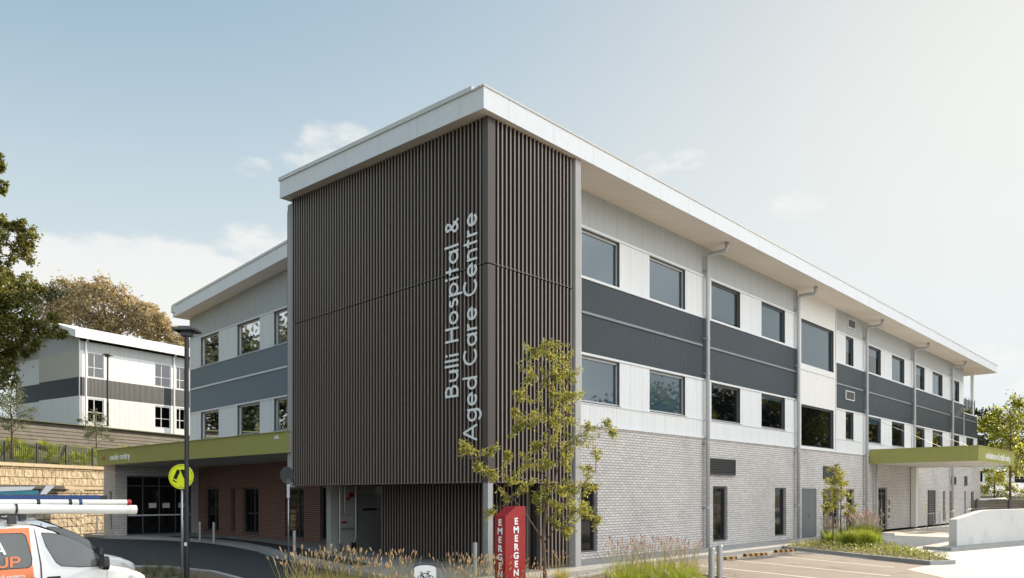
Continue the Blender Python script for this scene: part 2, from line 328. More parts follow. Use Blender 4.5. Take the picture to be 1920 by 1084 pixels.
# ------------------------------------------------------------------ a stroke alphabet (rounded sans)
T = .13; cst = T / 2
def arc(cx, cy, rx, ry, a0, a1, n=14): return [(cx + rx * math.cos(R(a0 + (a1 - a0) * i / n)), cy + ry * math.sin(R(a0 + (a1 - a0) * i / n))) for i in range(n + 1)]
rr = .285; circ = arc(.35, .35, rr, rr, 0, 360, 24)
G = {
 'B': ([[(cst, 0), (cst, 1)], [(cst, .935), (.31, .935)] + arc(.31, .735, .2, .2, 90, -90) + [(cst, .535)], [(cst, .535), (.34, .535)] + arc(.34, .3, .235, .235, 90, -90) + [(cst, .065)]], .66),
 'u': ([[(cst, .7), (cst, .3)] + arc(.3, .3, .235, .235, 180, 360) + [(.535, .3), (.535, .7)], [(.535, .3), (.535, 0)]], .6),
 'l': ([[(cst, 0), (cst, 1.03)]], .13), 'i': ([[(cst, 0), (cst, .7)], [(cst, .84), (cst, .99)]], .13),
 'H': ([[(cst, 0), (cst, 1)], [(.71, 0), (.71, 1)], [(cst, .51), (.71, .51)]], .775),
 'o': ([circ], .7), 'p': ([circ, [(cst, -.3), (cst, .7)]], .7), 'b': ([circ, [(cst, 0), (cst, 1.03)]], .7),
 'a': ([circ, [(.635, 0), (.635, .7)]], .7), 'd': ([circ, [(.635, 0), (.635, 1.03)]], .7),
 'g': ([circ, [(.635, .7), (.635, 0)] + arc(.35, 0, rr, .26, 0, -150)], .7),
 'e': ([[(.07, .35), (.63, .35)] + arc(.35, .35, rr, rr, 0, 318, 22)], .7),
 'c': ([arc(.35, .35, rr, rr, 45, 315, 18)], .6),
 's': ([arc(.25, .51, .155, .125, 35, 270, 9) + arc(.25, .225, .175, .16, 90, -145, 9)], .46),
 't': ([[(.19, .95), (.19, 0)], [(.0, .635), (.4, .635)]], .4), 'f': ([[(.15, 0), (.15, .78)] + arc(.33, .78, .18, .19, 180, 80, 6), [(0, .635), (.36, .635)]], .38),
 'r': ([[(cst, 0), (cst, .7)], arc(.3, .4, .235, .235, 180, 75, 8)], .37),
 'n': ([[(cst, 0), (cst, .7)], arc(.3, .4, .235, .235, 180, 0) + [(.535, 0)]], .6),
 'm': ([[(cst, 0), (cst, .7)], arc(.27, .42, .205, .215, 180, 0, 10) + [(.475, 0)], arc(.68, .42, .205, .215, 180, 0, 10) + [(.885, 0)]], .95),
 'y': ([[(.03, .7), (.3, .03)], [(.57, .7), (.19, -.28)]], .6),
 'A': ([[(.03, 0), (.43, .98)], [(.43, .98), (.83, 0)], [(.17, .3), (.69, .3)]], .86),
 'C': ([arc(.5, .5, .435, .435, 45, 315, 22)], .86), 'U': ([[(cst, 1), (cst, .33)] + arc(.34, .33, .275, .27, 180, 360) + [(.615, 1)]], .68),
 'P': ([[(cst, 0), (cst, 1)], [(cst, .935), (.33, .935)] + arc(.33, .7, .235, .235, 90, -90) + [(cst, .465)]], .62),
 'M': ([[(cst, 0), (cst, 1)], [(cst, .98), (.45, .35)], [(.45, .35), (.83, .98)], [(.83, 1), (.83, 0)]], .9),
 'R': ([[(cst, 0), (cst, 1)], [(cst, .935), (.33, .935)] + arc(.33, .72, .215, .215, 90, -90) + [(cst, .505)], [(.3, .5), (.56, 0)]], .6),
 'O': ([arc(.5, .5, .435, .435, 0, 360, 26)], 1.0), 'G': ([arc(.5, .5, .435, .435, 45, 360, 22) + [(.55, .5)]], .97),
 '&': ([[(.68, 0), (.24, .56)] + arc(.36, .78, .17, .155, 215, -30, 12) + [(.46, .62), (.2, .44)] + arc(.28, .25, .2, .19, 120, 315, 12) + [(.6, .38)]], .72),
 ' ': ([], .3)}
def word_strips(txt, th=T):
    x = 0; quads = []
    for ch in txt:
        st, adv = G[ch]
        for pl in st:
            n = len(pl); Ls = []; Rs = []
            closed = n > 6 and math.dist(pl[0], pl[-1]) < 1e-6
            for i in range(n):
                p0 = pl[i - 1] if i else (pl[-2] if closed else pl[0]); p1 = pl[i + 1] if i < n - 1 else (pl[1] if closed else pl[-1])
                dx, dy = p1[0] - p0[0], p1[1] - p0[1]; l = math.hypot(dx, dy) or 1
                nx, ny = -dy / l * th / 2, dx / l * th / 2
                if 0 < i < n - 1:
                    a = (pl[i][0] - pl[i - 1][0], pl[i][1] - pl[i - 1][1]); la = math.hypot(*a) or 1
                    c_ = max(.6, abs((a[0] * dx + a[1] * dy) / la / l)); nx /= c_; ny /= c_
                Ls.append((pl[i][0] + nx + x, pl[i][1] + ny)); Rs.append((pl[i][0] - nx + x, pl[i][1] - ny))
            for i in range(n - 1): quads.append((Ls[i], Rs[i], Rs[i + 1], Ls[i + 1]))
        x += adv + .15
    return quads, x - .15
def lettering(txt, org, ex, ey, nrm, size, length=None, depth=.03, th=T):
    """extruded strokes: ex = reading direction, ey = up of letters, nrm = outward"""
    q, ln = word_strips(txt, th); org, ex, ey, nrm = map(Vector, (org, ex, ey, nrm)); mb = MB()
    sx = (length / ln) if length else size
    k = 0
    for quad in q:
        e = k * .00003; k += 1
        P = [org + ex * (p[0] * sx) + ey * (p[1] * size) for p in quad]
        vs = [p - nrm * e * .3 for p in P] + [p + nrm * (depth + e) for p in P]
        mb.add(vs, [(3, 2, 1, 0), (4, 5, 6, 7), (0, 1, 5, 4), (1, 2, 6, 5), (2, 3, 7, 6), (3, 0, 4, 7)])
    return mb
def font_text(name, txt, m, parent, size, mtx, extrude=.004, offset=.02, align='CENTER', xs=1):
    cu = bpy.data.curves.new(name, 'FONT'); cu.body = txt; cu.size = size; cu.extrude = extrude; cu.offset = offset * size; cu.align_x = align
    to = bpy.data.objects.new(name, cu); sc.collection.objects.link(to)
    bpy.context.view_layer.update()
    me = bpy.data.meshes.new_from_object(to.evaluated_get(bpy.context.evaluated_depsgraph_get()))
    bpy.data.objects.remove(to)
    mm = MB(); off = OFF.get(parent.name, Vector())
    me.transform(Matrix.Translation(-off) @ mtx @ Matrix.Diagonal((xs, 1, 1, 1))); me.materials.clear(); me.materials.append(m); me.name = name
    o = bpy.data.objects.new(name, me); sc.collection.objects.link(o); o.parent = parent; OFF[o.name] = off; return o

# ================================================================== THE GROUND
struct('ground', MB().quad((-1500, -1500, -.2), (2500, -1500, -.2), (2500, 2500, -.2), (-1500, 2500, -.2)), M_turf)
def flat(poly, z, mb=None): 
    mb = mb or MB(); return mb.add([(x, y, z) for x, y in poly], [tuple(range(len(poly)))])
struct('access_road', flat([(-60, 12.2), (8, 12.2), (12, 12.9), (17.2, 13.6), (17.2, 60), (-60, 60)], -.124), M_asphd)
struct('car_park', flat([(2, -40), (30, -40), (30, 14), (17, 14), (10.5, 13.2), (5, 10), (2, 6)], -.118), M_asph)
struct('driveway', flat([(26.3, 6.95), (24.05, 6.99), (5, -9), (5, -70), (120, -70), (120, 15.2), (30, 15.2)], -.112), M_drive)
PAVE = [(12.6, 41.5), (14.1, 38.2), (14.8, 35), (14.64, 31.7), (14.0, 27.8), (12.96, 24.3), (12.26, 20.3), (11.72, 17.2), (11.4, 14.6), (12.2, 13.2), (14, 12.85), (17.7, 13.3), (29.7, 13.4)]
pb = MB().prism(PAVE + [(44, 13.4), (44, 15.4), (18, 15.4), (18, 44), (12.6, 44)], -.15, 0, 'z')
struct('footpath', pb, M_path)
def strip(pts, wd, z0, z1, mb=None):
    mb = mb or MB(); pts = [Vector((p[0], p[1])) for p in pts]; n = len(pts); Ls = []; Rs = []
    for i in range(n):
        d = (pts[min(i + 1, n - 1)] - pts[max(i - 1, 0)]).normalized(); nn = Vector((-d.y, d.x))
        Ls.append(pts[i] + nn * wd / 2); Rs.append(pts[i] - nn * wd / 2)
    for i in range(n - 1):
        mb.prism([(q.x, q.y) for q in (Rs[i], Rs[i + 1], Ls[i + 1], Ls[i])], z0, z1 , 'z')
    return mb
kb = strip(PAVE, .16, -.16, .006)
for i in range(3): pass
BED2 = [(29.75, 13.4), (28.0, 10.2), (26.25, 6.9), (27.1, 6.5), (30.3, 8.3), (33.4, 10.4), (36.5, 12.2), (39.5, 13.4)]
strip(BED2, .15, -.16, .012, kb)
ISL = [(8.9, 20.4), (8.5, 22.8), (7.2, 24.4), (5.2, 24.4), (4.8, 21), (5.6, 17.6), (6.2, 16.0), (7.4, 15.9), (8.6, 18), (8.9, 20.4)]
strip(ISL, .15, -.16, .01, kb)
BED1 = [(6.4, 8.2), (6.2, 10.9), (7.4, 12.3), (10.8, 12.75), (12.1, 12.0), (14.2, 12.05), (17.4, 12.6), (18.2, 11.2), (17.2, 8.8), (12, 6.2), (8, 6.4), (6.4, 8.2)]
strip(BED1, .15, -.16, .01, kb)
struct('kerb', kb, M_kerb)
struct('paving_band', flat([(13.6, 24.8), (14.6, 28), (15.3, 31.8), (15.4, 35.4), (14.6, 38.8), (15.1, 39.0), (16.1, 35.5), (16.0, 31.5), (15.4, 27.5), (14.4, 24.2), (13.1, 18.6), (12.5, 18.8)], .004), M_asphd)
sb = flat(BED2, -.02); flat(ISL[:-1], -.03, sb); flat(BED1[:-1], -.03, sb)
struct('garden_bed', sb, M_soil)
lm = MB()
for a, b in [((25.95, 11.9), (24.55, 7.5)), ((23.5, 12.4), (21.9, 6.8)), ((20.95, 12.4), (19.6, 6.8)), ((18.5, 12.2), (17.3, 7.4)), ((28.4, 12.2), (27.2, 9.2))]:
    strip([a, b], .1, -.117, -.1135, lm)
struct('parking_line', lm, M_line)
# hillside on the left
hp = MB()
def tq(a, b, c, d): hp.quad(a, b, c, d)
BW = lambda t, z, dd=0: cw(-30.9 + .351 * t + .936 * dd * -1, 46 + .936 * t + .351 * dd, z)   # line of the block retaining wall
SW = lambda t, z, off=0: Vector((8.9 + .852 * t, 46 + .523 * t, z)) + Vector((-.523, .852, 0)) * off   # sandstone wall line
ts = [-22, -14, -7, 0, 4, 9, 14, 20]
for i in range(len(ts) - 1):
    a, b = ts[i], ts[i + 1]
    hp.quad(SW(a, 3.7, .3), SW(b, 3.7, .3), BW(b * .9, 5.3), BW(a * .9, 5.5))
    hp.quad(BW(a * .9, 6.86, .3), BW(b * .9, 6.86, .3), BW(b * .9, 7.1, 2), BW(a * .9, 7.1, 2))
e0, e1 = BW(-19.8, 7.1, 2), BW(18, 7.1, 2)
hp.quad(e0, e1, e1 + Vector((25, 60, 0)), e0 + Vector((-25, 90, 3)))
struct('hillside', hp, M_turf)

# ================================================================== THE HOSPITAL
def pt(ax, c, s, z, d=0):      # ax 'y': wall facing -Y at y=c ; ax 'x': wall facing -X at x=c
    return (s, c + d, z) if ax == 'y' else (c + d, s, z)
def bx(mb, ax, c, s0, s1, z0, z1, d0, d1, mi=0):
    return mb.box(s0, s1, c + d0, c + d1, z0, z1, mi) if ax == 'y' else mb.box(c + d0, c + d1, s0, s1, z0, z1, mi)
def wall(name, ax, c, s0, s1, z0, z1, m, ops, parent, rev=.16, m2=None, label=None):
    mb = MB(); o_ = []
    for (a, b, p, q) in ops:
        a2, b2, p2, q2 = max(a, s0), min(b, s1), max(p, z0), min(q, z1)
        if a2 < b2 - .01 and p2 < q2 - .01: o_.append((a2, b2, p2, q2, a, b, p, q))
    S = sorted({s0, s1, *[v for o in o_ for v in o[:2]]}); Z = sorted({z0, z1, *[v for o in o_ for v in o[2:4]]})
    for i in range(len(S) - 1):
        for j in range(len(Z) - 1):
            ms, mz = (S[i] + S[i + 1]) / 2, (Z[j] + Z[j + 1]) / 2
            if any(o[0] < ms < o[1] and o[2] < mz < o[3] for o in o_): continue
            q = [pt(ax, c, S[i], Z[j]), pt(ax, c, S[i + 1], Z[j]), pt(ax, c, S[i + 1], Z[j + 1]), pt(ax, c, S[i], Z[j + 1])]
            mb.add(q, [(0, 1, 2, 3)])
    for (a2, b2, p2, q2, a, b, p, q_) in o_:
        for s in ([a] if a2 == a else []) + ([b] if b2 == b else []):
            mb.add([pt(ax, c, s, p2), pt(ax, c, s, q2), pt(ax, c, s, q2, rev), pt(ax, c, s, p2, rev)], [(0, 1, 2, 3)], 1)
        for z in ([p] if p2 == p else []) + ([q_] if q2 == q_ else []):
            mb.add([pt(ax, c, a2, z), pt(ax, c, b2, z), pt(ax, c, b2, z, rev), pt(ax, c, a2, z, rev)], [(0, 1, 2, 3)], 1)
    o = mb.build(name, [m, m2 or m], parent)
    if label: o['label'] = label
    return o
def window(ax, c, s0, s1, z0, z1, parent, glass, fm, mull=(), trans=(), inset=.10, fw=.05, name='window', sill=None, label=None, blind=0):
    mb = MB(); d0, d1 = inset, inset + .055; e = .004
    s0 += e; s1 -= e; z0 += e; z1 -= e
    bx(mb, ax, c, s0, s0 + fw, z0, z1, d0, d1); bx(mb, ax, c, s1 - fw, s1, z0, z1, d0, d1)
    bx(mb, ax, c, s0 + fw, s1 - fw, z0, z0 + fw, d0, d1); bx(mb, ax, c, s0 + fw, s1 - fw, z1 - fw * 1.5, z1, d0, d1)
    for m_ in mull: bx(mb, ax, c, m_ - .025, m_ + .025, z0 + fw, z1 - fw * 1.5, d0, d1)
    for t_ in trans: bx(mb, ax, c, s0 + fw, s1 - fw, t_ - .025, t_ + .025, d0 + .003, d1 - .003)
    o = mb.build(name, fm, parent)
    g = MB(); g.add([pt(ax, c, s0 + .01, z0 + .01, d1 - .015), pt(ax, c, s1 - .01, z0 + .01, d1 - .015), pt(ax, c, s1 - .01, z1 - .01, d1 - .015), pt(ax, c, s0 + .01, z1 - .01, d1 - .015)], [(0, 1, 2, 3)])
    g.build('pane', glass, o)
    if blind:
        q = MB(); q.add([pt(ax, c, s0 + .03, z1 - (z1 - z0) * blind, d1 + .03), pt(ax, c, s1 - .03, z1 - (z1 - z0) * blind, d1 + .03), pt(ax, c, s1 - .03, z1, d1 + .03), pt(ax, c, s0 + .03, z1, d1 + .03)], [(0, 1, 2, 3)]); q.build('blind', M_blind, o)
    if sill:
        q = MB(); bx(q, ax, c, s0 - .03, s1 + .03, z0 - .055, z0 - .005, -.035, .09); q.build('sill', sill, o)
    if label: o['label'] = label
    return o
def louvre(ax, c, s0, s1, z0, z1, parent, n, fm=None, bm=None, name='louvre'):
    mb = MB(); fm = fm or M_frame
    for a, b, p, q in ((s0, s0 + .04, z0, z1), (s1 - .04, s1, z0, z1), (s0 + .04, s1 - .04, z0, z0 + .04), (s0 + .04, s1 - .04, z1 - .04, z1)):
        bx(mb, ax, c, a, b, p, q, -.085, -.004)
    o = mb.build(name, fm, parent)
    b2 = MB(); h = (z1 - z0 - .08) / n
    for i in range(n):
        z = z0 + .04 + i * h; q = [(s0 + .04, z, -.02), (s1 - .04, z, -.02), (s1 - .04, z + h * .8, -.08), (s0 + .04, z + h * .8, -.08)]
        b2.add([pt(ax, c, s, zz, d) for s, zz, d in q], [(0, 1, 2, 3)])
    bx(b2, ax, c, s0 + .04, s1 - .04, z0 + .04, z1 - .04, -.015, -.005, 1)
    b2.build('blades', [bm or M_frame, M_black], o); return o

H = thing('hospital_building', 'three-storey hospital with dark slatted corner, white roof edge and pale brick base', 'building', (18, 15, 0))
YW, XW = 15.26, 17.35
zr = lambda y: 12.0 + .06 * (min(y, 27.2) - 13.7) - .042 * max(0, y - 27.2)      # underside of the roof
# ---- roof
prof = [(13.74, zr(13.74) + .02), (27.2, zr(27.2) + .02), (42.86, zr(42.86) + .02), (42.86, zr(42.86) + .56), (27.2, zr(27.2) + .6), (13.74, zr(13.74) + .52)]
profA = [(13.74, zr(13.74) + .02), (24.16, zr(24.16) + .02), (24.16, zr(24.16) + .58), (13.74, zr(13.74) + .52)]
rm = MB().prism(prof, 16.54, 70.36, 'x'); rm.prism(profA, 13.04, 16.54, 'x')
roof = rm.build('roof', M_roofm, H)
fb = MB()
fb.box(13.0, 70.4, 13.70, 13.74, 12.0, 12.56)
fb.prism([(13.74, zr(13.74)), (24.2, zr(24.2)), (24.2, zr(24.2) + .60), (13.74, zr(13.74) + .56)], 13.0, 13.04, 'x')
fb.prism([(24.2, zr(24.2)), (27.2, zr(27.2)), (42.9, zr(42.9)), (42.9, zr(42.9) + .58), (27.2, zr(27.2) + .62), (24.2, zr(24.2) + .60)], 16.5, 16.54, 'x')
fb.box(13.04, 16.5, 24.16, 24.2, zr(24.2), zr(24.2) + .6); fb.box(70.36, 70.4, 13.74, 42, 12, 12.6); fb.box(16.54, 70.36, 42.86, 42.9, zr(42.9), zr(42.9) + .58)
fb.build('fascia', M_fascia, roof)
cp = MB()
cp.box(12.97, 70.43, 13.67, 13.80, 12.562, 12.61)
cp.prism([(14.12, zr(14.1) + .565), (24.24, zr(24.24) + .605), (24.24, zr(24.24) + .73), (14.12, zr(14.1) + .69)], 12.96, 13.10, 'x')
cp.box(12.965, 13.095, 13.80, 14.12, 12.57, 12.615)
cp.prism([(24.24, zr(24.24) + .61), (27.2, zr(27.2) + .63), (42.94, zr(42.94) + .59), (42.94, zr(42.94) + .70), (27.2, zr(27.2) + .74), (24.24, zr(24.24) + .72)], 16.46, 16.6, 'x')
cp.box(16.44, 16.62, 42.5, 43.0, zr(42.9) + .25, zr(42.9) + .62)
cp.build('cap_flashing', M_cap, roof)
sf = MB(); SE = .012
def soff(x0, x1, ys):
    for a, b in zip(ys, ys[1:]): sf.quad((x0, a, zr(a) + SE), (x1, a, zr(a) + SE), (x1, b, zr(b) + SE), (x0, b, zr(b) + SE))
soff(13.04, 70.36, [13.74, 15.6]); soff(13.04, 17.6, [15.6, 24.16]); soff(16.54, 17.8, [24.16, 27.2, 42.86]); soff(66, 70.36, [15.6, 27.2])
sf.build('soffit', M_soffit, roof)
# ---- inner body (keeps daylight out)
core = MB()
core.prism([(15.50, 0), (42.3, 0), (42.3, zr(42.3) - .0), (27.2, zr(27.2)), (15.50, zr(15.5) - .0)], 17.62, 66.3, 'x')
core.box(66.3, 70.6, 15.50, 40, 0, 8.4)
core.build('inner_wall', M_black, H)
# ---- long facade
L2 = [(18.84, 20.95), (22.79, 25.24), (27.25, 29.71), (31.72, 34.16), (41.84, 43.0), (45.15, 47.49), (49.5, 51.94), (53.9, 56.31), (58.2, 60.7), (62.95, 65.3)]
L1 = L2 + [(67.4, 69.7)]
ZB, Z1s, Z1h, Z2s, Z2h = 4.40, 5.15, 6.75, 9.24, 10.90
op2 = [(a, b, Z2s + .05, Z2h - .05) for a, b in L2]; op1 = [(a, b, Z1s + .05, Z1h - .05) for a, b in L1]
big2 = (35.98, 40.1, 8.62, 10.82); big1 = (35.98, 40.1, 4.55, 6.6)
gops = [(18.82, 19.73, .22, 2.48), (27.42, 28.63, .2, 2.47), (33.13, 34.33, .2, 2.45), (36.1, 37.92, 0, 2.44), (38.74, 40.9, .3, 2.44), (42.0, 43.15, .3, 2.44),
        (47.05, 48.7, 0, 2.55), (57.1, 58.7, 0, 2.45), (60.9, 61.5, .2, 2.4), (62.7, 63.9, 0, 2.4), (66.9, 67.4, .2, 2.4), (69.0, 69.9, .2, 2.4)]
BX = (18.0, 72.05)
wall('brick_wall', 'y', YW, BX[0], BX[1], 0, ZB, M_brickw, gops, H, .18)
eb = MB(); eb.quad((72.05, YW, 0), (72.05, 40, 0), (72.05, 40, ZB), (72.05, YW, ZB)); eb.quad((70.9, YW, ZB), (70.9, 40, ZB), (70.9, 40, 8.55), (70.9, YW, 8.55)); eb.build('end_wall', M_brickw, H)
YC = YW - .02
for (a, b) in ((18.0, 35.5), (40.35, 66.57)):
    wall('white_wall_panel', 'y', YC, a, b, Z2s, Z2h, M_white, op2, H, .14, M_frame)
    wall('grey_wall_panel', 'y', YC, a, b, Z2h, 12.13, M_grey, [], H)
b1 = 70.9
for (a, b) in ((18.0, 35.5), (40.35, b1)):
    wall('white_wall_panel', 'y', YC, a, b, Z1s, Z1h, M_white, op1, H, .14, M_frame)
    wall('white_base_panel', 'y', YC, a, b, ZB + .06, Z1s, M_white, [], H)
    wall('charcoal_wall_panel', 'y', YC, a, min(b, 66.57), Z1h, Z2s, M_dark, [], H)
wall('balcony_front', 'y', YC, 66.57, b1, Z1h, 8.55, M_dark, [], H)
wall('cream_wall_panel', 'y', YC - .01, 35.5, 40.35, ZB + .06, 12.13, M_cream, [big1, big2], H, .14, M_frame, label='full-height cream panel around the two large windows')
ew = MB(); ew.quad((66.57, YC, 8.4), (66.57, 30, 8.4), (66.57, 30, 12.4), (66.57, YC, 12.13)); ew.build('balcony_wall', M_grey, H)
tr = MB()
def line(z, h, segs, d=.025, c=YC): 
    for a, b in segs: tr.box(a, b, c - d, c - .001, z - h / 2, z + h / 2)
for z in (Z2s, Z2h): line(z, .07, [(18.0, 35.5), (40.35, 66.57)], .04)
line(Z1h, .07, [(18, 35.5), (40.35, 70.9)], .04); line(Z1s, .06, [(18, 35.5), (40.35, 70.9)], .035)
line(ZB + .03, .07, [(18, 70.9)], .045)
for x in (35.5, 40.35, 66.57): tr.box(x - .03, x + .03, YC - .05, YC - .012, ZB + .07, 12.1 if x < 66 else 8.5)
tr.box(18.0, 18.82, YC - .03, YC - .001, ZB, 12.1)
tr.box(66.5, 71.0, YC - .06, YC + .3, 8.55, 8.62)
tr.build('trim', M_trim, H)
mr_ = MB()
for a, b in ((18.82, 26.5), (26.9, 35.46), (40.4, 44.4), (44.85, 53.2), (53.7, 62.5), (63, 70.9)): mr_.box(a, b, YC - .05, YC - .002, 8.06, 8.14)
mr_.build('mid_rail', mat('rail_grey', (.22, .24, .26), .35, var=.02), H)
r5 = MB(); r5.box(35.6, 40.3, YC - .045, YC - .012, 8.3, 8.38); r5.build('mid_rail', M_trim, H)
for i, (a, b) in enumerate(L2): window('y', YC, a, b, Z2s + .05, Z2h - .05, H, M_glass, M_sframe if i < 2 else M_frame, sill=M_trim, blind=[1, .98, .9, .97, .5, .3, .95, .35, .97, .4][i])
for i, (a, b) in enumerate(L1): window('y', YC, a, b, Z1s + .05, Z1h - .05, H, M_glass, M_sframe if i < 2 else M_frame, sill=M_trim, blind=[1, .98, 0, .12, 0, .25, .1, 0, .3, 0, .15][i])
window('y', YC - .01, *big2, H, M_glass, M_frame, blind=.985, label='large upper window in the cream bay'); window('y', YC - .01, *big1, H, M_glass, M_frame, label='large lower window in the cream bay')
for i, o in enumerate(gops):
    a, b, z0, z1 = o
    if i in (0, 1, 2, 4, 5, 8, 10, 11): window('y', YW, a, b, z0, z1, H, M_dglass, M_frame, inset=.12)
for a, b in ((36.1, 37.92),):
    d = MB().box(a + .005, (a + b) / 2 - .004, YW + .03, YW + .08, .02, 2.435).box((a + b) / 2 + .004, b - .005, YW + .03, YW + .08, .02, 2.435).build('double_door', M_door, H)
    MB().box(37.1, 37.13, YW - .03, YW + .029, 1.0, 1.15).build('handle', M_steel, d)
d = window('y', YW, 47.05, 48.7, .02, 2.55, H, M_dglass, M_frame, mull=[47.9], trans=[2.2], name='entry_door'); MB().box(47.75, 47.79, YW + .02, YW + .095, .9, 1.4).build('handle', M_steel, d)
louvre('y', YW, 57.1, 58.7, .03, 2.45, H, 16, name='louvred_door'); d = MB().box(62.71, 63.89, YW + .05, YW + .1, .02, 2.39).build('door', mat('brown_door', (.16, .10, .07), .5), H)
louvre('y', YW, 26.98, 29.2, 2.93, 3.62, H, 6); louvre('y', YW, 38.74, 40.9, 2.95, 3.62, H, 6)
louvre('y', YC, 42.0, 43.1, 11.35, 11.85, H, 4, M_trim); louvre('y', YC, 41.7, 42.95, 7.35, 7.85, H, 4, M_trim)
louvre('y', YW, 63.0, 64.2, 2.9, 3.5, H, 5); louvre('y', YW, 66.9, 67.5, 2.85, 3.6, H, 5)
for x in (26.66, 35.53 - .25, 44.62, 53.48, 62.74):
    y = YW - .19; p = MB()
    top = zr(14.1) - .0
    p.tube([(x, y, .02), (x, y, 11.62), (x + .02, y - .04, 11.74), (x + .02, 14.32, 11.72), (x + .02, 14.24, 11.8), (x + .02, 14.24, 12.02)], .085, 12)
    pp = p.build('downpipe', M_pipe, H, smooth=True)
    bk = MB()
    for z in (11.1, 8.35, 6.95, 4.2, 1.6): bk.box(x - .12, x + .12, y + .06, YW - .03, z, z + .05); bk.tube([(x, y, z - .02), (x, y, z + .07)], .097, 12)
    bk.build('bracket', M_pipe, pp)
# balcony: post + glass balustrade
MB().box(69.9, 70.1, 15.3, 15.5, 8.62, 12.09).build('balcony_post', M_trim, H)
for k in range(5): MB().box(66.8 + k * .95, 66.83 + k * .95, 15.33, 15.37, 8.62, 9.95).build('balustrade_post', M_pole, H)
MB().box(66.75, 70.7, 15.35, 15.362, 8.68, 9.8).build('balustrade_glass', M_bal, H)
# ---- corner slat screen
SX, SY = 13.34, 13.90
def slats(name, segs, parent, label=None):
    mb = MB()
    for ax, c, s0, s1, z0, z1 in segs:
        n = int(round((s1 - s0) / (.155 if ax == 'x' else .155)))
        for i in range(n):
            s = s0 + (i + .5) * (s1 - s0) / n
            zt = z1 if z1 is not None else (zr(s) if ax == 'x' else zr(SY)) + .01
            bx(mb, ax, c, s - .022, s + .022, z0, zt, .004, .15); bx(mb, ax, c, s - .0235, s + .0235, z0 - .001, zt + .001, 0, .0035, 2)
        zt = z1 if z1 is not None else min(zr(s0 if ax == 'x' else SY), 99) + .005
        bx(mb, ax, c, s0, s1, z0 + .02, zt, .24, .26, 1)
        bx(mb, ax, c, s0, s1, z0 + .001, z0 + .05, .03, .235)
    o = mb.build(name, [M_slat, M_black, M_sheen], parent)
    if label: o['label'] = label
    return o
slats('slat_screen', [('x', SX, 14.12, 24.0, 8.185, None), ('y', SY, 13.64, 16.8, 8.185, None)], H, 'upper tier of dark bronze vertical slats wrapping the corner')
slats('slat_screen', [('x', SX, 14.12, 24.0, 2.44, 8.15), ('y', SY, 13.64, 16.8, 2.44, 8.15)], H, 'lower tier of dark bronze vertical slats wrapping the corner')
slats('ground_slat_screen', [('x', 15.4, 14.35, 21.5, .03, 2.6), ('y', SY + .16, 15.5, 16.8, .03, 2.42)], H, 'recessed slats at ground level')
cpce = MB()
for z0, z1 in ((2.44, 8.15), (8.185, 12.0)):
    cpce.box(SX, SX + .27, SY, SY + .21, z0, z1)
cpce.build('corner_post_cover', M_slat, H)
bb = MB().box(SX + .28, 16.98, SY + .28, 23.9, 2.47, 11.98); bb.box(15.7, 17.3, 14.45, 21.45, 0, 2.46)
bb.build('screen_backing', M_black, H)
MB().box(16.84, 17.09, 13.83, 14.1, 0, 12.0).build('concrete_column', M_conc, H)
MB().box(13.5, 13.84, 24.0, 24.55, 2.40, 12.62).build('concrete_column', M_conc, H)
MB().box(13.62, 13.84, 24.56, 24.8, 2.45, 12.5).build('column_cladding', M_slate, H)
MB().box(SX + .02, SX + .2, SY + .02, SY + .2, 0, 2.44).build('steel_column', M_steel, H)
MB().box(17.0, 17.085, 14.12, 15.24, 0, 12.05).build('side_wall', M_grey, H)
cb = MB().box(14.95, 17.35, 24.0, 24.3, 0, 2.46); cb.box(13.85, 17.35, 24.0, 24.27, 2.47, 12.55); cb.build('return_wall', M_conc, H)
# service alcove
dd = MB().box(16.12, 17.2, 23.93, 23.98, .02, 2.15).build('service_door', M_doorl, H)
MB().box(16.3, 16.95, 23.915, 23.925, 1.52, 1.6).build('door_sign', M_black, dd); MB().box(16.2, 16.24, 23.87, 23.925, .98, 1.05).build('handle', M_steel, dd)
pw = MB(); pw.tube([(15.25, 23.86, .2), (15.25, 23.86, 2.44)], .03); pw.tube([(15.45, 23.85, 1.5), (15.45, 23.85, 2.44)], .022); pw.tube([(15.45, 23.85, 1.5), (15.45, 23.85, 1.35), (15.9, 23.85, 1.35)], .022)
pw.tube([(15.95, 23.85, .5), (15.95, 23.85, 2.44)], .06, 10); pw.tube([(15.95, 23.85, .5), (15.88, 23.85, .35), (15.85, 23.85, .3)], .065, 10); pw.tube([(15.3, 23.85, .85), (15.95, 23.85, .85)], .03); pw.box(15.2, 15.32, 23.82, 23.97, 0, .3)
pp = pw.build('fire_pipe', M_steel, H); pv = MB(); pv.tube([(15.72, 23.8, 2.12), (15.72, 23.86, 2.12)], .1, 12); pv.tube([(15.5, 23.8, 1.95), (15.66, 23.8, 2.0)], .04, 8); pv.box(15.4, 15.62, 23.95, 23.975, 1.05, 1.12); pv.build('red_valve', M_red, pp)
MB().tube([(15.85, 23.85, .02), (15.85, 23.85, .31)], .085, 12).build('pipe_boot', M_black, pp)
# lettering on the screen
ex, ey, nr = (0, 0, 1), (0, 1, 0), (-1, 0, 0)
lettering('Bulli Hospital &', (SX - .012, 15.04, 4.78), ex, ey, nr, .54, length=4.86, th=.12, depth=.012).build('lettering', M_sign, H)['label'] = 'upright white words Bulli Hospital &'
lettering('Aged Care Centre', (SX - .012, 14.30, 3.56), ex, ey, nr, .54, length=6.05, th=.12, depth=.012).build('lettering', M_sign, H)['label'] = 'upright white words Aged Care Centre'
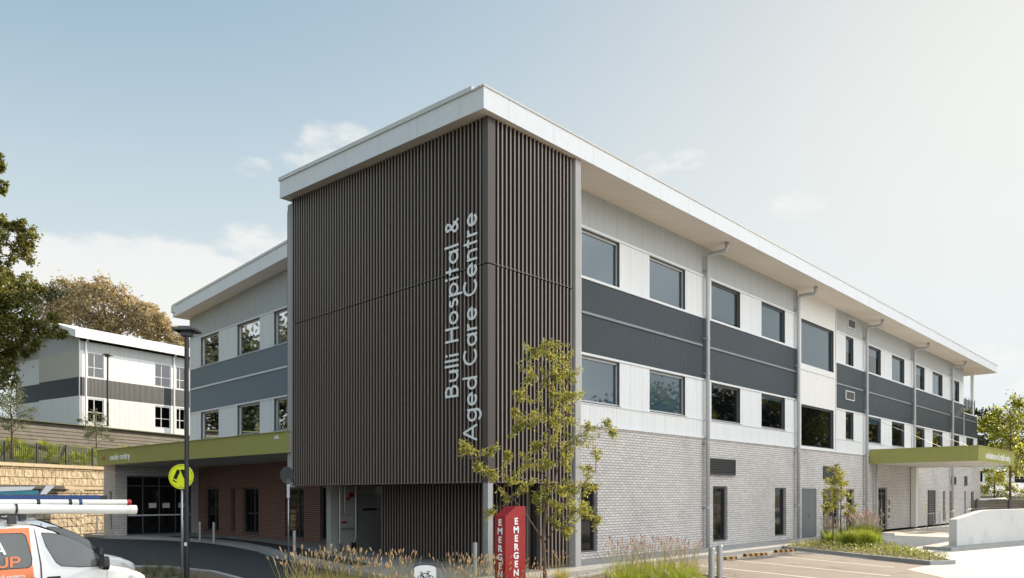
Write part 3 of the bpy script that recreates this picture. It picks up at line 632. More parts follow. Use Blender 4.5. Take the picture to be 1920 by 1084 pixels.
# ---- entry-side facade
lw2 = [(38.85, 41.1), (34.25, 36.65), (30.4, 32.8)]
o2 = [(a, b, Z2s + .05, Z2h - .05) for a, b in lw2]; o1 = [(a, b, Z1s + .05, Z1h - .05) for a, b in lw2]
XC = XW - .02; y0, y1 = 24.28, 42.5
wall('white_wall_panel', 'x', XC, y0, y1, Z2s, Z2h, M_white, o2, H, .14, M_frame)
wall('white_wall_panel', 'x', XC, y0, y1, ZB - .3, Z1h, M_white, o1, H, .14, M_frame)
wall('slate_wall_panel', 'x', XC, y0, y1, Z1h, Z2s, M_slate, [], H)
mb = MB(); mb.add([(XC, y0, Z2h), (XC, y1, Z2h), (XC, y1, zr(y1)), (XC, 27.2, zr(27.2)), (XC, y0, zr(y0))], [(0, 1, 2, 3, 4)]); mb.build('grey_wall_panel', M_grey, H)
tr = MB()
for z in (Z2s, Z2h, Z1h, Z1s): tr.box(XC - .035, XC - .001, y0, y1, z - .035, z + .035)
tr.box(XC - .03, XC + .2, y1, y1 + .05, ZB, 12.1); tr.build('trim', M_trim, H)
MB().box(XC - .045, XC - .002, y0, y1, 8.06, 8.14).build('mid_rail', M_trim, H)
for a, b in lw2:
    window('x', XC, a, b, Z2s + .05, Z2h - .05, H, M_glass, M_sframe, sill=M_trim, blind=.3 if a < 36 else .12); window('x', XC, a, b, Z1s + .05, Z1h - .05, H, M_glass, M_sframe, sill=M_trim, blind=.1)
bl = [(38.9, 40.56, .2, 2.5), (37.0, 37.45, .2, 2.5), (34.4, 36.1, .2, 2.5), (30.1, 31.8, .15, 2.5), (28.2, 28.73, .15, 2.5)]
wall('red_brick_wall', 'x', XW, 24.3, 41.5, 0, 3.9, M_brickr, bl, H, .16)
for a, b, z0, z1 in bl: window('x', XW, a, b, z0, z1, H, M_dglass, M_frame, mull=[a + (b - a) * .35] if b - a > 1 else (), sill=M_frame)
# entry vestibule
EY = 41.5
wall('pale_brick_wall', 'y', EY, 13.05, 17.35, 0, 3.66, M_brickw, [(13.62, 17.0, 0, 3.12)], H, .2)
wall('pale_brick_wall', 'x', 13.05, EY, 43.2, 0, 3.66, M_brickw, [(42.0, 42.45, .3, 2.3)], H, .15)
window('x', 13.05, 42.0, 42.45, .3, 2.3, H, M_dglass, M_frame)
ed = window('y', EY, 13.62, 17.0, .0, 3.12, H, M_dglass, M_frame, mull=[14.45, 15.3, 16.15], trans=[2.6], inset=.1, name='entry_glazing')
ed['label'] = 'glazed main entry doors under the green canopy'
st = MB(); st.box(13.68, 16.95, EY + .09, EY + .098, 1.0, 1.07); st.build('safety_stripe', M_paper, ed)
for x in (14.75, 15.45, 16.3): MB().box(x, x + .38, EY + .08, EY + .09, 1.42, 1.68).build('paper_notice', M_paper, ed)
MB().box(13.05, 17.3, 43.2, 43.3, 0, 3.66).build('vestibule_back_wall', M_brickw, H)
# main entry canopy
cpoly = [(13.42, 24.32), (17.3, 24.32), (17.3, 43.6), (12.95, 43.2), (12.4, 42.0)]
can = MB().prism(cpoly, 3.66, 4.34, 'z').build('entry_canopy', M_gsoff, H, ); can['label'] = 'olive green canopy over the main entry'
cf = MB(); fr_, fl_ = Vector((13.40, 24.32, 0)), Vector((12.38, 42.0, 0)); dr = (fl_ - fr_).normalized(); nrm = Vector((-dr.y, dr.x, 0))
cf.obox((fr_ + fl_) / 2 + nrm * .02, dr, nrm, (fl_ - fr_).length / 2 + .03, .02, 3.64, 4.40)
d2 = (Vector((12.95, 43.2, 0)) - fl_).normalized(); n2 = Vector((-d2.y, d2.x, 0)); cf.obox((fl_ + Vector((12.95, 43.2, 0))) / 2 + n2 * .02, d2, n2, .66, .02, 3.645, 4.395)
cf.build('canopy_fascia', M_green, can)
cq = MB(); cq.obox((fr_ + fl_) / 2 + nrm * .03, dr, nrm, (fl_ - fr_).length / 2 + .05, .05, 4.402, 4.43); cq.build('canopy_cap', mat('green_cap', (.40, .40, .14), .4), can)
ti = fl_ + (fr_ - fl_) * (2.6 / (fl_ - fr_).length) ; rd = -dr
tp = fl_ + rd * 1.75 + nrm * .04
lettering('main entry', (tp.x, tp.y, 3.86), rd, (0, 0, 1), nrm, .30, length=2.35, depth=.02, th=.11).build('lettering', M_sign, can)
tp = fl_ + rd * .95 + nrm * .05; MB().box(tp.x - .03, tp.x + .03, tp.y - .12, tp.y + .12, 3.93, 4.03).build('alarm_light', M_red, can)
tp = fr_ + dr * .7 + nrm * .05; MB().box(tp.x - .03, tp.x + .03, tp.y - .1, tp.y + .1, 4.15, 4.27).build('sensor_box', M_paper, can)
# ambulance canopy
ac = MB().box(45.44, 54.36, 9.74, 15.2, 3.95, 4.68).build('ambulance_canopy', M_gsoff, H); ac['label'] = 'olive green box canopy over the ambulance and staff entry'
af = MB().box(45.4, 54.4, 9.70, 9.74, 3.93, 4.73); af.box(45.4, 45.44, 9.74, 15.2, 3.93, 4.73); af.box(54.36, 54.4, 9.74, 15.2, 3.93, 4.73); af.build('canopy_fascia', M_green, ac)
ag = MB().box(45.36, 54.44, 9.66, 9.78, 4.732, 4.77); ag.box(45.37, 45.47, 9.78, 15.2, 4.732, 4.765); ag.build('canopy_cap', mat('green_cap', (.40, .40, .14), .4), ac)
lettering('ambulance & staff entry', (47.0, 9.70, 4.12), (1, 0, 0), (0, 0, 1), (0, -1, 0), .36, length=6.1, depth=.02, th=.11).build('lettering', M_sign, ac)
MB().tube([(46.2, 15.05, 0), (46.2, 15.05, 3.93)], .08, 10).build('downpipe', M_pipe, H, smooth=True)
MB().box(53.2, 53.5, 14.9, 15.22, 0, 3.93).build('canopy_column', M_cream, H)
MB().box(48.9, 49.1, YW - .05, YW - .003, 1.05, 1.3).box(48.9, 49.1, YW - .05, YW - .003, .7, .85).box(48.95, 49.05, YW - .05, YW - .003, 1.5, 1.8).build('call_panel', M_frame, H)
for x in (46.7, 56.6): MB().box(x, x + .18, YW - .02, YW - .003, 1.1, 1.4).build('door_placard', mat('lime_placard', (.55, .62, .12), .5), H)
MB().tube([(49.3, 10.2, 3.80), (49.5, 10.2, 3.85)], .06, 8).box(49.35, 49.42, 10.17, 10.23, 3.85, 3.94).build('security_camera', M_trim, ac)
for a, b, c_, d_ in ((45.5, 11.5, 49.5, 6.3), (53.9, 11, 57.8, 6.3)):
    MB().tube([(a + .5, b, 4.72), (a - 1.2, YC - .05, 6.75)], .011, 5).build('canopy_tie', M_pipe, ac)

# ================================================================== LEFT: TERRACES AND BUILDING BEHIND
rw = thing('retaining_wall', 'sunlit golden sandstone block wall beside the main entry', 'retaining wall', SW(5, 0))
u_ = Vector((.852, .523, 0)); v_ = Vector((-.523, .852, 0))
mb = MB(); mb.obox(SW(-6, 0, .35), u_, v_, 14, .35, -.15, 3.66); mb.build('upper_course', M_stone, rw)
mb = MB(); mb.obox(SW(5.4, 0, -.45), u_, v_, 3.2, .42, -.15, 2.42); mb.obox(SW(-9, 0, -1.6), u_, v_, 11.2, 1.55, -.15, 2.42); mb.build('lower_course', M_stone, rw)
mb = MB()
for i in range(20): mb.obox(SW(-19 + i * 1.4 + .7, 0, .3), u_, v_, .692, .42, 3.662, 3.84)
for i in range(5): mb.obox(SW(2.9 + i * 1.25, 0, -.5), u_, v_, .617, .46, 2.422, 2.6)
for i in range(8): mb.obox(SW(-13 + i * 1.9, 0, -1.7), u_, v_, .94, 1.66, 2.424, 2.6)
mb.build('capping', M_stcap, rw)
ff = thing('picket_fence', 'dark metal picket fence along the top of the sandstone wall', 'fence', SW(-6, 3.84, .3))
for i in range(9):
    p = SW(6.6 - i * 2.0, 0, .3); MB().obox(p, u_, v_, .035, .035, 3.84, 5.0).build('fence_post', M_pole, ff)
mb = MB()
for z in (4.0, 4.86): mb.obox(SW(-1.2, 0, .3), u_, v_, 8.0, .015, z, z + .04)
mb.build('rail', M_pole, ff)
mb = MB()
for i in range(130): mb.obox(SW(6.5 - i * .122, 0, .3), u_, v_, .011, .011, 3.95, 4.93)
mb.build('picket_panel', M_pole, ff)
bwl = thing('block_retaining_wall', 'grey stepped sleeper wall below the far building', 'retaining wall', BW(6, 5.4))
wd = Vector((UX * .351 + UY * .936, -UY * .351 + UX * .936, 0)); wn = Vector((-wd.y, wd.x, 0))
for i in range(7):
    MB().obox(BW(0, 0, .25 + .1 * i), wd, wn, 20, .3, 5.2 + i * .24, 5.2 + i * .24 + .2).build('sleeper_course', mat('sleeper_concrete', (.20, .185, .16), .9, var=.18, vscale=1.5, bump=.5, bscale=20), bwl)
# --- far building, built in its own frame then placed
fo = cw(-31.6, 54, 0); fx = cw(.523, .852).normalized()
FB = local_thing('apartment_block', 'two-storey white and charcoal block on the terrace behind the sandstone wall', 'building')
Z0, FZ = 6.9, [(6.9, 9.38, M_white), (9.38, 10.76, M_dark), (10.76, 12.72, M_white), (12.72, 13.42, M_grey)]
fw = [(.57, 1.8), (5.88, 7.27), (7.75, 8.6), (11, 12.4), (13.5, 14.9)]
fops = [(a, b, 10.82, 12.70) for a, b in fw] + [(a, b, 7.5, 9.27) for a, b in fw]
for z0, z1, m in FZ: wall('side_wall', 'y', 0, 0, 17, z0, z1, m, fops, FB, .1, M_frame)
M_beige = mat('beige_cladding', (.50, .48, .42), .5, var=.03, kind='ribs', kw=dict(pitch=.2, st=.2, dist=.01, joint=1.2, jd=.15))
for z0, z1, m in FZ:
    m_ = M_beige if abs(z0 - 10.76) < .1 else m
    wall('end_wall', 'x', 0, 0, 5.7, z0, z1, m_, [], FB); wall('end_wall', 'x', .35, 5.7, 10.1, z0, z1, m, [], FB)
mb = MB(); mb.add([(0.0, 0, 13.42), (0, 5.7, 13.42), (0, 5.7, 14.2), (0, 2.8, 14.6), (0, 0, 13.7)], [(0, 1, 2, 3, 4)]); mb.add([(.35, 5.7, 13.42), (.35, 10.1, 13.42), (.35, 5.7, 14.2)], [(0, 1, 2)]); mb.build('gable_wall', M_grey, FB)
MB().box(.5, 16.9, .3, 9.9, 6.95, 12.9).build('inner_wall', M_black, FB)
gp = [(-.6, 13.42), (10.9, 12.95), (10.9, 13.45), (2.8, 15.0), (-.6, 14.0)]
gp = [(-.6, 13.5), (2.8, 14.45), (10.9, 12.9), (10.9, 13.4), (2.8, 15.0), (-.6, 14.02)]
MB().prism(gp, -.6, 18, 'x').build('roof', mat('white_roof_sheet', (.80, .80, .79), .5, var=.02), FB)
for a, b, z0, z1 in fops: window('y', 0, a, b, z0, z1, FB, M_glass, M_trim, mull=[a + (b - a) * .42], trans=[z0 + .75], inset=.03, fw=.06)
for x in (.4, 7.5): MB().tube([(x, -.12, 6.9), (x, -.12, 13.3), (x, -.4, 13.5)], .07, 8).build('downpipe', M_trim, FB)
mb = MB().box(-.03, .02, -.03, .02, 6.9, 13.5); mb.build('corner_trim', M_trim, FB)
FB.location = fo; FB.rotation_euler = (0, 0, math.atan2(fx.y, fx.x))

# ================================================================== STREET FURNITURE
def lamp(label, loc, h, s=1.0):
    t = thing('street_lamp', label, 'street lamp', loc); x, y, z = loc
    MB().tube([(x, y, z), (x, y, z + h * .33)], .062 * s, 14).tube([(x, y, z + h * .33), (x, y, z + h - .1)], .05 * s, 14).tube([(x, y, z), (x, y, z + .03)], .13 * s, 14).build('pole', M_pole, t, smooth=False)
    d = Vector((UX, -UY, 0)); n = Vector((UY, UX, 0))
    m = MB(); c = Vector((x, y, 0)) 
    m.obox(c, d, n, .12 * s, .09 * s, z + h - .14, z + h - .03); m.obox(c, d, n, .25 * s, .26 * s, z + h - .03, z + h + .03); m.obox(c, d, n, .14 * s, .18 * s, z + h + .031, z + h + .075)
    hd = m.build('lamp_head', M_frame, t, bevel=.015); q = MB(); q.obox(c, d, n, .19 * s, .19 * s, z + h - .036, z + h - .031); q.build('diffuser', M_glass, hd)
    return t
p = gat(350, 17); lt = lamp('tall black lamp post in front of the yellow crossing sign', (p.x, p.y, -.1), 6.0)
q = Vector((p.x, p.y, 0)); MB().obox(q - Vector((UY, UX, 0)) * .06, Vector((UX, -UY, 0)), Vector((UY, UX, 0)), .03, .006, 1.98, 2.06).build('number_tag', M_paper, lt) if False else None
MB().obox(q - Vector((UY, UX, 0)) * .058, Vector((UX, -UY, 0)), Vector((UY, UX, 0)), .028, .006, .95, 1.03).build('access_plate', M_paper, lt)
p = gat(202, 48); lamp('slim dark lamp post in front of the far white and charcoal block', (p.x, p.y, 6.6), 4.6, 1.0)
# a lamp beyond the planter, right of the frame's parking bays, whose head shades the bays
# pedestrian crossing sign, facing the camera
def framed(loc, rz):       # local frame: x right, y away, z up
    return Matrix.Translation(loc) @ Matrix.Rotation(rz, 4, 'Z')
CZ = math.atan2(-UY, UX)
def place(o, loc, rz): o.location = loc; o.rotation_euler = (0, 0, rz)
def disc(mb, cx, cz, r, y0, y1, n=40): return mb.prism([(cx + r * math.cos(2 * math.pi * i / n), cz + r * math.sin(2 * math.pi * i / n)) for i in range(n)], y0, y1, 'y')
cs = local_thing('crossing_sign', 'round fluorescent yellow pedestrian crossing sign on a grey post', 'sign')
MB().tube([(0, 0, -.12), (0, 0, 2.85)], .03, 12).build('post', M_steel, cs, smooth=True)
pl = disc(MB(), 0, 2.6, .325, -.07, -.05).build('sign_plate', M_yel, cs)
disc(MB(), 0, 2.6, .33, -.049, -.035).build('backing', M_steel, pl)
rg = MB(); ring = []
for i in range(40):
    a0, a1 = 2 * math.pi * i / 40, 2 * math.pi * (i + 1) / 40
    f_ = lambda a, r: (r * math.cos(a), -.0725, 2.6 + r * math.sin(a))
    rg.quad(f_(a0, .292), f_(a0, .300), f_(a1, .300), f_(a1, .292))
for x, z in ((0, .262), (0, -.262)): disc(rg, x, 2.6 + z, .01, -.0735, -.072, 10)
P2 = lambda px, py: ((px - 580) / 1084 * 80 / 1386 * 19.5, 2.6 - (py - 445) / 1084 * 80 / 1386 * 19.5)
for poly in ([(480, 268), (540, 275), (556, 330), (468, 520), (385, 488)], [(560, 268), (650, 268), (740, 330), (770, 440), (775, 520), (700, 520), (650, 480)],
             [(372, 512), (415, 530), (430, 555), (470, 565), (486, 592), (450, 596), (372, 548)], [(700, 545), (790, 535), (805, 548), (790, 562), (700, 575)]):
    rg.prism([P2(*q) for q in poly], -.0735, -.072, 'y')
rg.build('walking_legs_symbol', M_black, pl); place(cs, gat(341.5, 19.5), CZ)
# sign seen from behind
bs = local_thing('road_sign', 'grey-backed round sign and small white plate on a thin post', 'sign')
MB().tube([(0, 0, -.12), (0, 0, 2.6)], .03, 10).build('post', M_steel, bs, smooth=True)
disc(MB(), -.02, 2.78, .29, .04, .055).build('sign_plate', M_frame, bs); MB().box(-.1, .01, -.05, -.035, 2.02, 2.48).build('small_plate', M_paper, bs); MB().box(-.05, .05, -.06, .04, 2.5, 2.66).build('bracket', M_steel, bs)
place(bs, gat(541, 24.9), CZ + R(56))
# bollards
bo = local_thing('bollard', '', 'bollard')
MB().tube([(0, 0, 0), (0, 0, .89), (0, 0, .9)], [.062, .062, .05], 16).build('post', M_steel, bo, smooth=False); MB().tube([(0, 0, 0), (0, 0, .012)], .1, 16).build('base_plate', M_steel, bo)
bl_ = [(375, 34, 'grey steel bollard just right of the black lamp post, near the entry doors'), (401, 33, 'grey steel bollard, the right one of the pair in front of the first brick window'),
       (552, 25.3, 'grey steel bollard right beside the thin post of the grey-backed sign'), (890.5, 19.0, 'grey steel bollard in front of the slats left of the steel corner column'),
       (345.5, 35.5, 'grey steel bollard half hidden behind the crossing sign post'), (182, 41.5, 'grey steel bollard at the far left in front of the entry pier')]
for i, (px, Y, lb) in enumerate(bl_):
    p = gat(px, Y, 0.0)
    if i == 0: bo.location = p; bo['label'] = lb; bo['group'] = 'bollards along the footpath'; r = bo
    else: r = copy_tree(bo, p, 0, 1, lb, 'bollards along the footpath')
for px, Y, lb in ((1334.3, 16, 'left one of two brushed steel posts beside the green grasses'), (1349.3, 16.9, 'right one of two brushed steel posts beside the green grasses')):
    copy_tree(bo, gat(px, Y, -.02), .3, 1.1, lb, 'steel posts by the parking bays'); 
# red emergency totem
em = thing('emergency_sign', 'tall red EMERGENCY pillar sign with white letters and sloped top', 'sign', (9.93, 9.87, 0))
ex0, ey0, ew, edp = 9.93, 9.87, .56, .29
MB().add([(ex0, ey0, -.1), (ex0 + ew, ey0, -.1), (ex0 + ew, ey0 + edp, -.1), (ex0, ey0 + edp, -.1)] + [(ex0, ey0, 1.71), (ex0 + .29, ey0, 1.9), (ex0 + ew, ey0, 1.9), (ex0 + ew, ey0 + edp, 1.9), (ex0 + .29, ey0 + edp, 1.9), (ex0, ey0 + edp, 1.71)],
    [(3, 2, 1, 0), (0, 1, 6, 5, 4), (2, 3, 9, 8, 7), (1, 2, 7, 6), (3, 0, 4, 9), (4, 5, 8, 9), (5, 6, 7, 8)]).build('panel', M_red, em)
for i, ch in enumerate('EMERGENCY'):
    z = 1.555 - i * .165
    m1 = Matrix.Translation((ex0 + .29, ey0 - .004, z)) @ Matrix.Rotation(R(90), 4, 'X')
    font_text('lettering', ch, M_sign, em, .175, m1, offset=.036, xs=1.12)
    m2 = Matrix.Translation((ex0 - .004, ey0 + .14, z - .02)) @ Matrix.Rotation(R(-90), 4, 'Z') @ Matrix.Rotation(R(90), 4, 'X')
    font_text('lettering', ch, M_sign, em, .172, m2, offset=.034, xs=1.0)
# bicycle sign
bk = local_thing('bicycle_sign', 'low grey sign with rounded white plate and black bicycle symbol', 'sign')
MB().box(-.185, .185, -.015, .015, -.1, 1.01).build('backing', M_frame, bk)
pl = MB(); arcp = [(-.178, .2), (.178, .2), (.178, .925)] + [(.178 * math.cos(R(a)), .925 + .055 * math.sin(R(a))) for a in range(15, 180, 15)] + [(-.178, .925)]
pl = pl.prism(arcp, -.021, -.0155, 'y').build('sign_plate', M_sign, bk)
by = MB()
def seg(pts, r=.006):
    for a, b in zip(pts, pts[1:]): by.tube([(a[0], -.024, a[1]), (b[0], -.024, b[1])], r, 6)
seg([(-.06, .845), (.045, .85)]); seg([(-.06, .845), (-.075, .765), (.0, .765), (.05, .85), (.085, .765)]); seg([(-.06, .845), (.0, .765)]); seg([(-.085, .865), (-.045, .868)]); seg([(.045, .85), (.04, .878), (.085, .876)])
for cx in (-.075, .085): seg([(cx + .048 * math.cos(R(a)), .765 + .048 * math.sin(R(a))) for a in range(0, 361, 24)], .005)
by.build('bicycle_symbol', M_black, pl); place(bk, gat(797.5, 12, 0), CZ)
# wheel stops
ws = local_thing('wheel_stop', '', 'wheel stop')
wsp = [(-.07, 0), (.07, 0), (.05, .1), (-.05, .1)]
MB().prism([(y, z) for y, z in wsp], -.58, .58, 'x').build('rubber_bar', M_rub, ws)
for k in range(4): MB().prism([(-.074, .003), (.074, .003), (.053, .104), (-.053, .104)], -.53 + k * .29, -.39 + k * .29, 'x').build('yellow_stripe', M_yw, ws)
for i, (px, Y, lb) in enumerate([(1358, 25.4, 'yellow and black wheel stop nearest the two steel posts'), (1416, 27.1, 'middle yellow and black wheel stop of the parking bays'), (1472, 29.0, 'yellow and black wheel stop near the planter corner')]):
    p = gat(px, Y, -.118)
    if i == 0: place(ws, p, R(-14)); ws['label'] = lb; ws['group'] = 'wheel stops at the parking bays'
    else: copy_tree(ws, p, R(-14), 1, lb, 'wheel stops at the parking bays')
# white rendered wall and handrail on the right
dv = Vector((.9806, -.196, 0)); nv = Vector((.196, .9806, 0)); A0 = Vector((34.77, 8.2, 0))
lw = thing('low_wall', 'low white rendered wall curving up from the driveway on the right', 'wall', A0)
mb = MB(); th = .32
tops = [(0, 1.10), (2.3, 1.42), (3.0, 1.46), (22, 1.5)]
vs = []
for t_, z in tops:
    for o_ in (0, th):
        b_ = A0 + dv * t_ + nv * o_; vs += [(b_.x, b_.y, -.1), (b_.x, b_.y, z)]
fs = [(0, 1, 3, 2)]
for i in range(3):
    k = i * 4; fs += [(k, k + 4, k + 5, k + 1), (k + 2, k + 3, k + 7, k + 6), (k + 1, k + 5, k + 7, k + 3)]
fs += [(12, 14, 15, 13)]
mb.add(vs, fs); mb.build('wall_body', mat('white_render', (.62, .62, .60), .8, var=.06, vscale=.8, bump=.1, kw=dict(stain=.12, ss=1.2)), lw)
mb = MB(); mb.obox(A0 + dv * 10 - nv * .02 + nv * .1, dv, nv, 11.5, .55, -.11, .02); mb.build('plinth', M_kerb, lw)
hr = thing('handrail', 'steel handrail beside the ramp under the canopy', 'handrail', (51.6, 13.8, 0))
MB().tube([(51.6, 13.8, .0), (51.6, 13.8, .92), (58, 13.6, 1.05), (66, 13.4, 1.15)], .025, 8).build('rail', M_steel, hr, smooth=True)
for k in range(1, 5): MB().tube([(51.6 + 1.25 * k, 13.8 - .03 * k, 0), (51.6 + 1.25 * k, 13.8 - .03 * k, .93 + .02 * k)], .02, 6).build('post', M_steel, hr)
# far right
tf = thing('timber_fence', 'brown horizontal board fence behind the low white wall', 'fence', gat(1880, 60))
d_ = Vector((UX, -UY, 0)); n_ = Vector((UY, UX, 0))
for i in range(9):
    mb = MB(); c = gat(1900, 60); mb.obox(c, d_, n_, 9, .03, -.1 + i * .2, .09 + i * .2); mb.build('board', M_wood, tf)
for px in (1832, 1893): MB().obox(gat(px, 59.9), d_, n_, .07, .06, -.1, 1.8).build('fence_post', M_frame, tf)
def house(name, label, c, wx, wy, z1, rz_, wallm, roofm, over=.5, rise=2):
    t = local_thing(name, label, 'house')
    MB().box(-wx, wx, -wy, wy, -.1, z1).build('wall', wallm, t)
    MB().prism([(-wy - over, z1), (wy + over, z1), (0, z1 + rise)], -wx - over, wx + over, 'x').build('roof', roofm, t)
    for x in (-wx * .5, wx * .4): 
        f_ = MB().box(x - .6, x + .6, -wy - .05, -wy - .003, z1 - 2.0, z1 - .7).build('window', M_trim, t); MB().box(x - .52, x + .52, -wy - .06, -wy - .052, z1 - 1.92, z1 - .78).build('pane', M_dglass, f_)
    t.location = c; t.rotation_euler = (0, 0, rz_); return t
house('house', 'small white-walled house glimpsed past the end of the brick wing', gat(1822, 80), 2.6, 3, 5.4, CZ, mat('white_weatherboard', (.7, .75, .8), .6), M_tile)
house('house', 'dark-roofed house behind the bushes under the canopy corner', gat(1915, 85), 4.2, 4, 3.4, CZ + .4, M_conc, M_tile, rise=2.4)
house('house', 'pale metal-roofed house at the right edge behind the fence', gat(1935, 72), 4.2, 3, 2.0, CZ - .2, M_conc, M_roofm, rise=1.3)

# ================================================================== VANS
XT = [(0, .62), (-.03, .80), (-.10, .90), (-.22, .965), (-.4, 1.02), (-.62, 1.065), (-.86, 1.11), (-1.02, 1.24), (-1.2, 1.40), (-1.4, 1.555), (-1.6, 1.68), (-1.82, 1.765), (-2.1, 1.80), (-2.6, 1.82), (-3.4, 1.83), (-4.3, 1.82), (-4.85, 1.78), (-4.98, 1.6), (-5.05, 1.0), (-5.08, .62)]
def lerp(t, xs, ys): return float(np.interp(t, xs, ys))
XT = [(x if x < -.9 else -.9 + (x + .9) * .84, z) for x, z in XT]
xs_ = [p[0] for p in XT][::-1]; zs_ = [p[1] for p in XT][::-1]
topz = lambda x: lerp(x, xs_, zs_)
wmax = lambda x: lerp(x, [-5.08, -5.0, -4.6, -1.2, -.75, -.44, -.245, -.144], [.86, .92, .955, .955, .94, .88, .76, .60])
def side_y(x, z):
    f = 1 - .03 * max(0, (.55 - z) / .4) ** 2
    if z > 1.05: f -= .17 * ((z - 1.05) / .75) ** 1.35
    return wmax(x) * f
def make_van(name, label, wrap):
    t = local_thing(name, label, 'van')
    mb = MB(); rings = []
    xs2 = sorted({*[p[0] for p in XT], -.3, -.5, -.75, -.94, -1.1, -1.3, -1.5, -1.7, -1.95, -3, -3.9, -4.6}, reverse=True)
    for x in xs2:
        T_ = topz(x); r = []
        zz = [.24, .4, .62] + [.62 + (T_ - .62) * k for k in (.25, .5, .7, .84, .93)]
        ys = [side_y(x, min(z, T_)) for z in zz]
        for y, z in zip(ys, zz): r.append((x, y, min(z, T_)))
        ye = ys[-1]
        r += [(x, ye - .03, T_ - .025 * min(1, (T_ - .6) / .4)), (x, ye - .10, T_ - .004), (x, ye * .45, T_ + .02), (x, 0, T_ + .028)]
        full = r + [(a, -b, c) for a, b, c in r[::-1][1:]]
        rings.append(full)
    n = len(rings[0]); vs = [v for r in rings for v in r]
    fs = [(i * n + k, i * n + k + 1, (i + 1) * n + k + 1, (i + 1) * n + k) for i in range(len(rings) - 1) for k in range(n - 1)]
    fs += [tuple(range(n)), tuple(range((len(rings) - 1) * n, len(rings) * n))[::-1]]
    mb.add(vs, fs); body = mb.build('body', M_vanw, t, smooth=True)
    sgn = -1
    def patch(poly, off, s=-1, res=.06):       # a panel that hugs the side of the body
        m = bpy.data.meshes.new('p'); import bmesh
        bm = bmesh.new(); vv = [bm.verts.new((x, 0, z)) for x, z in poly]; bm.faces.new(vv)
        lo = min(p[0] for p in poly); hi = max(p[0] for p in poly); k = lo + res
        while k < hi: bmesh.ops.bisect_plane(bm, geom=bm.verts[:] + bm.edges[:] + bm.faces[:], plane_co=(k, 0, 0), plane_no=(1, 0, 0)); k += res * 2
        lo = min(p[1] for p in poly); hi = max(p[1] for p in poly); k = lo + res
        while k < hi: bmesh.ops.bisect_plane(bm, geom=bm.verts[:] + bm.edges[:] + bm.faces[:], plane_co=(0, 0, k), plane_no=(0, 0, 1)); k += res
        bm.verts.ensure_lookup_table(); out_ = MB()
        for v in bm.verts: out_.v.append((v.co.x, s * (side_y(v.co.x, v.co.z) + off), v.co.z))
        for f in bm.faces: out_.f.append(tuple(v.index for v in f.verts) if s > 0 else tuple(v.index for v in f.verts)[::-1]); out_.mi.append(0)
        bm.verts.index_update(); bm.free(); bpy.data.meshes.remove(m); return out_
    fwn = [(-.93, 1.115), (-1.10, 1.385), (-1.31, 1.53), (-1.49, 1.615), (-1.66, 1.65), (-1.77, 1.655), (-1.72, 1.45), (-1.60, 1.21), (-1.53, 1.155), (-1.28, 1.125)]
    swn = [(-1.98, 1.16), (-2.9, 1.16), (-2.92, 1.19), (-2.92, 1.62), (-2.88, 1.66), (-2.04, 1.66), (-1.99, 1.62), (-1.93, 1.3), (-1.94, 1.2)]
    rwn = [(-3.08, 1.17), (-4.55, 1.17), (-4.62, 1.62), (-3.08, 1.66)]
    grow = lambda poly, g: [(cx + (x - cx) * (1 + g / .4), cz + (z - cz) * (1 + g / .25)) for cx, cz in [(sum(p[0] for p in poly) / len(poly), sum(p[1] for p in poly) / len(poly))] for x, z in poly]
    for s in (-1, 1):
        if wrap:
            patch([(-1.84, .36), (-5.0, .36), (-4.9, 1.70), (-1.93, 1.745), (-1.92, 1.2)], .004, s).build('wrap_panel', M_vano, t, smooth=True)
        else: pass
        patch([(-1.78, .3), (-1.79, .3), (-1.82, 1.2), (-1.87, 1.72), (-1.86, 1.73), (-1.80, 1.2)], .006, s).build('door_gap', M_rub, t)
        patch([(-.90, .35), (-.905, .35), (-.885, 1.08), (-.88, 1.08)], .004, s).build('door_gap', M_rub, t)
        for poly in (fwn, swn, rwn):
            fr = patch(grow(poly, .012), .007, s).build('window_seal', M_rub, t, smooth=True)
            patch(poly, .0105, s).build('glass', mat('van_glass', (.10, .112, .115), .04, ior=1.6, var=.22, vscale=1.6), fr, smooth=True)
        # mirror with its triangular mount
        tri = patch([(-.86, 1.105), (-1.02, 1.115), (-1.08, 1.35)], .013, s).build('mirror_mount', M_rub, t)
        y = side_y(-1.0, 1.15)
        m = MB().prism([(s * (y + .07), 1.07), (s * (y + .25), 1.06), (s * (y + .275), 1.12), (s * (y + .27), 1.24), (s * (y + .23), 1.275), (s * (y + .09), 1.265), (s * (y + .06), 1.2)], -1.03, -.93, 'x')
        mo = m.build('mirror', M_rub, t, bevel=.02); MB().box(-1.0, -.95, s * (y - .01), s * (y + .075), 1.1, 1.15).build('mirror_arm', M_rub, mo)
        hl = patch([(-.20, .70), (-.27, .80), (-.45, .91), (-.54, .93), (-.48, .86), (-.32, .72)], .008, s).build('headlight', mat('headlight_lens', (.5, .52, .54), .08, ior=1.6), t, smooth=True)
        for hx, hw in ((-1.64, .09), (-1.98, .11)):
            yy = side_y(hx, .95); q = MB().box(hx - hw, hx + hw, s * (yy + .004), s * (yy + .012), .90, 1.0); q.box(hx - hw + .01, hx + hw - .01, s * (yy + .035), s * (yy + .055), .93, .97); q.box(hx - hw + .01, hx - hw + .04, s * (yy + .01), s * (yy + .055), .93, .97); q.box(hx + hw - .04, hx + hw - .01, s * (yy + .01), s * (yy + .055), .93, .97)
            q.build('door_handle', M_rub, t, bevel=.006)
        # gutter and rack rail
        MB().box(-4.8, -1.95, s * .765, s * .785, 1.80, 1.835).build('roof_rail', M_steel, t)
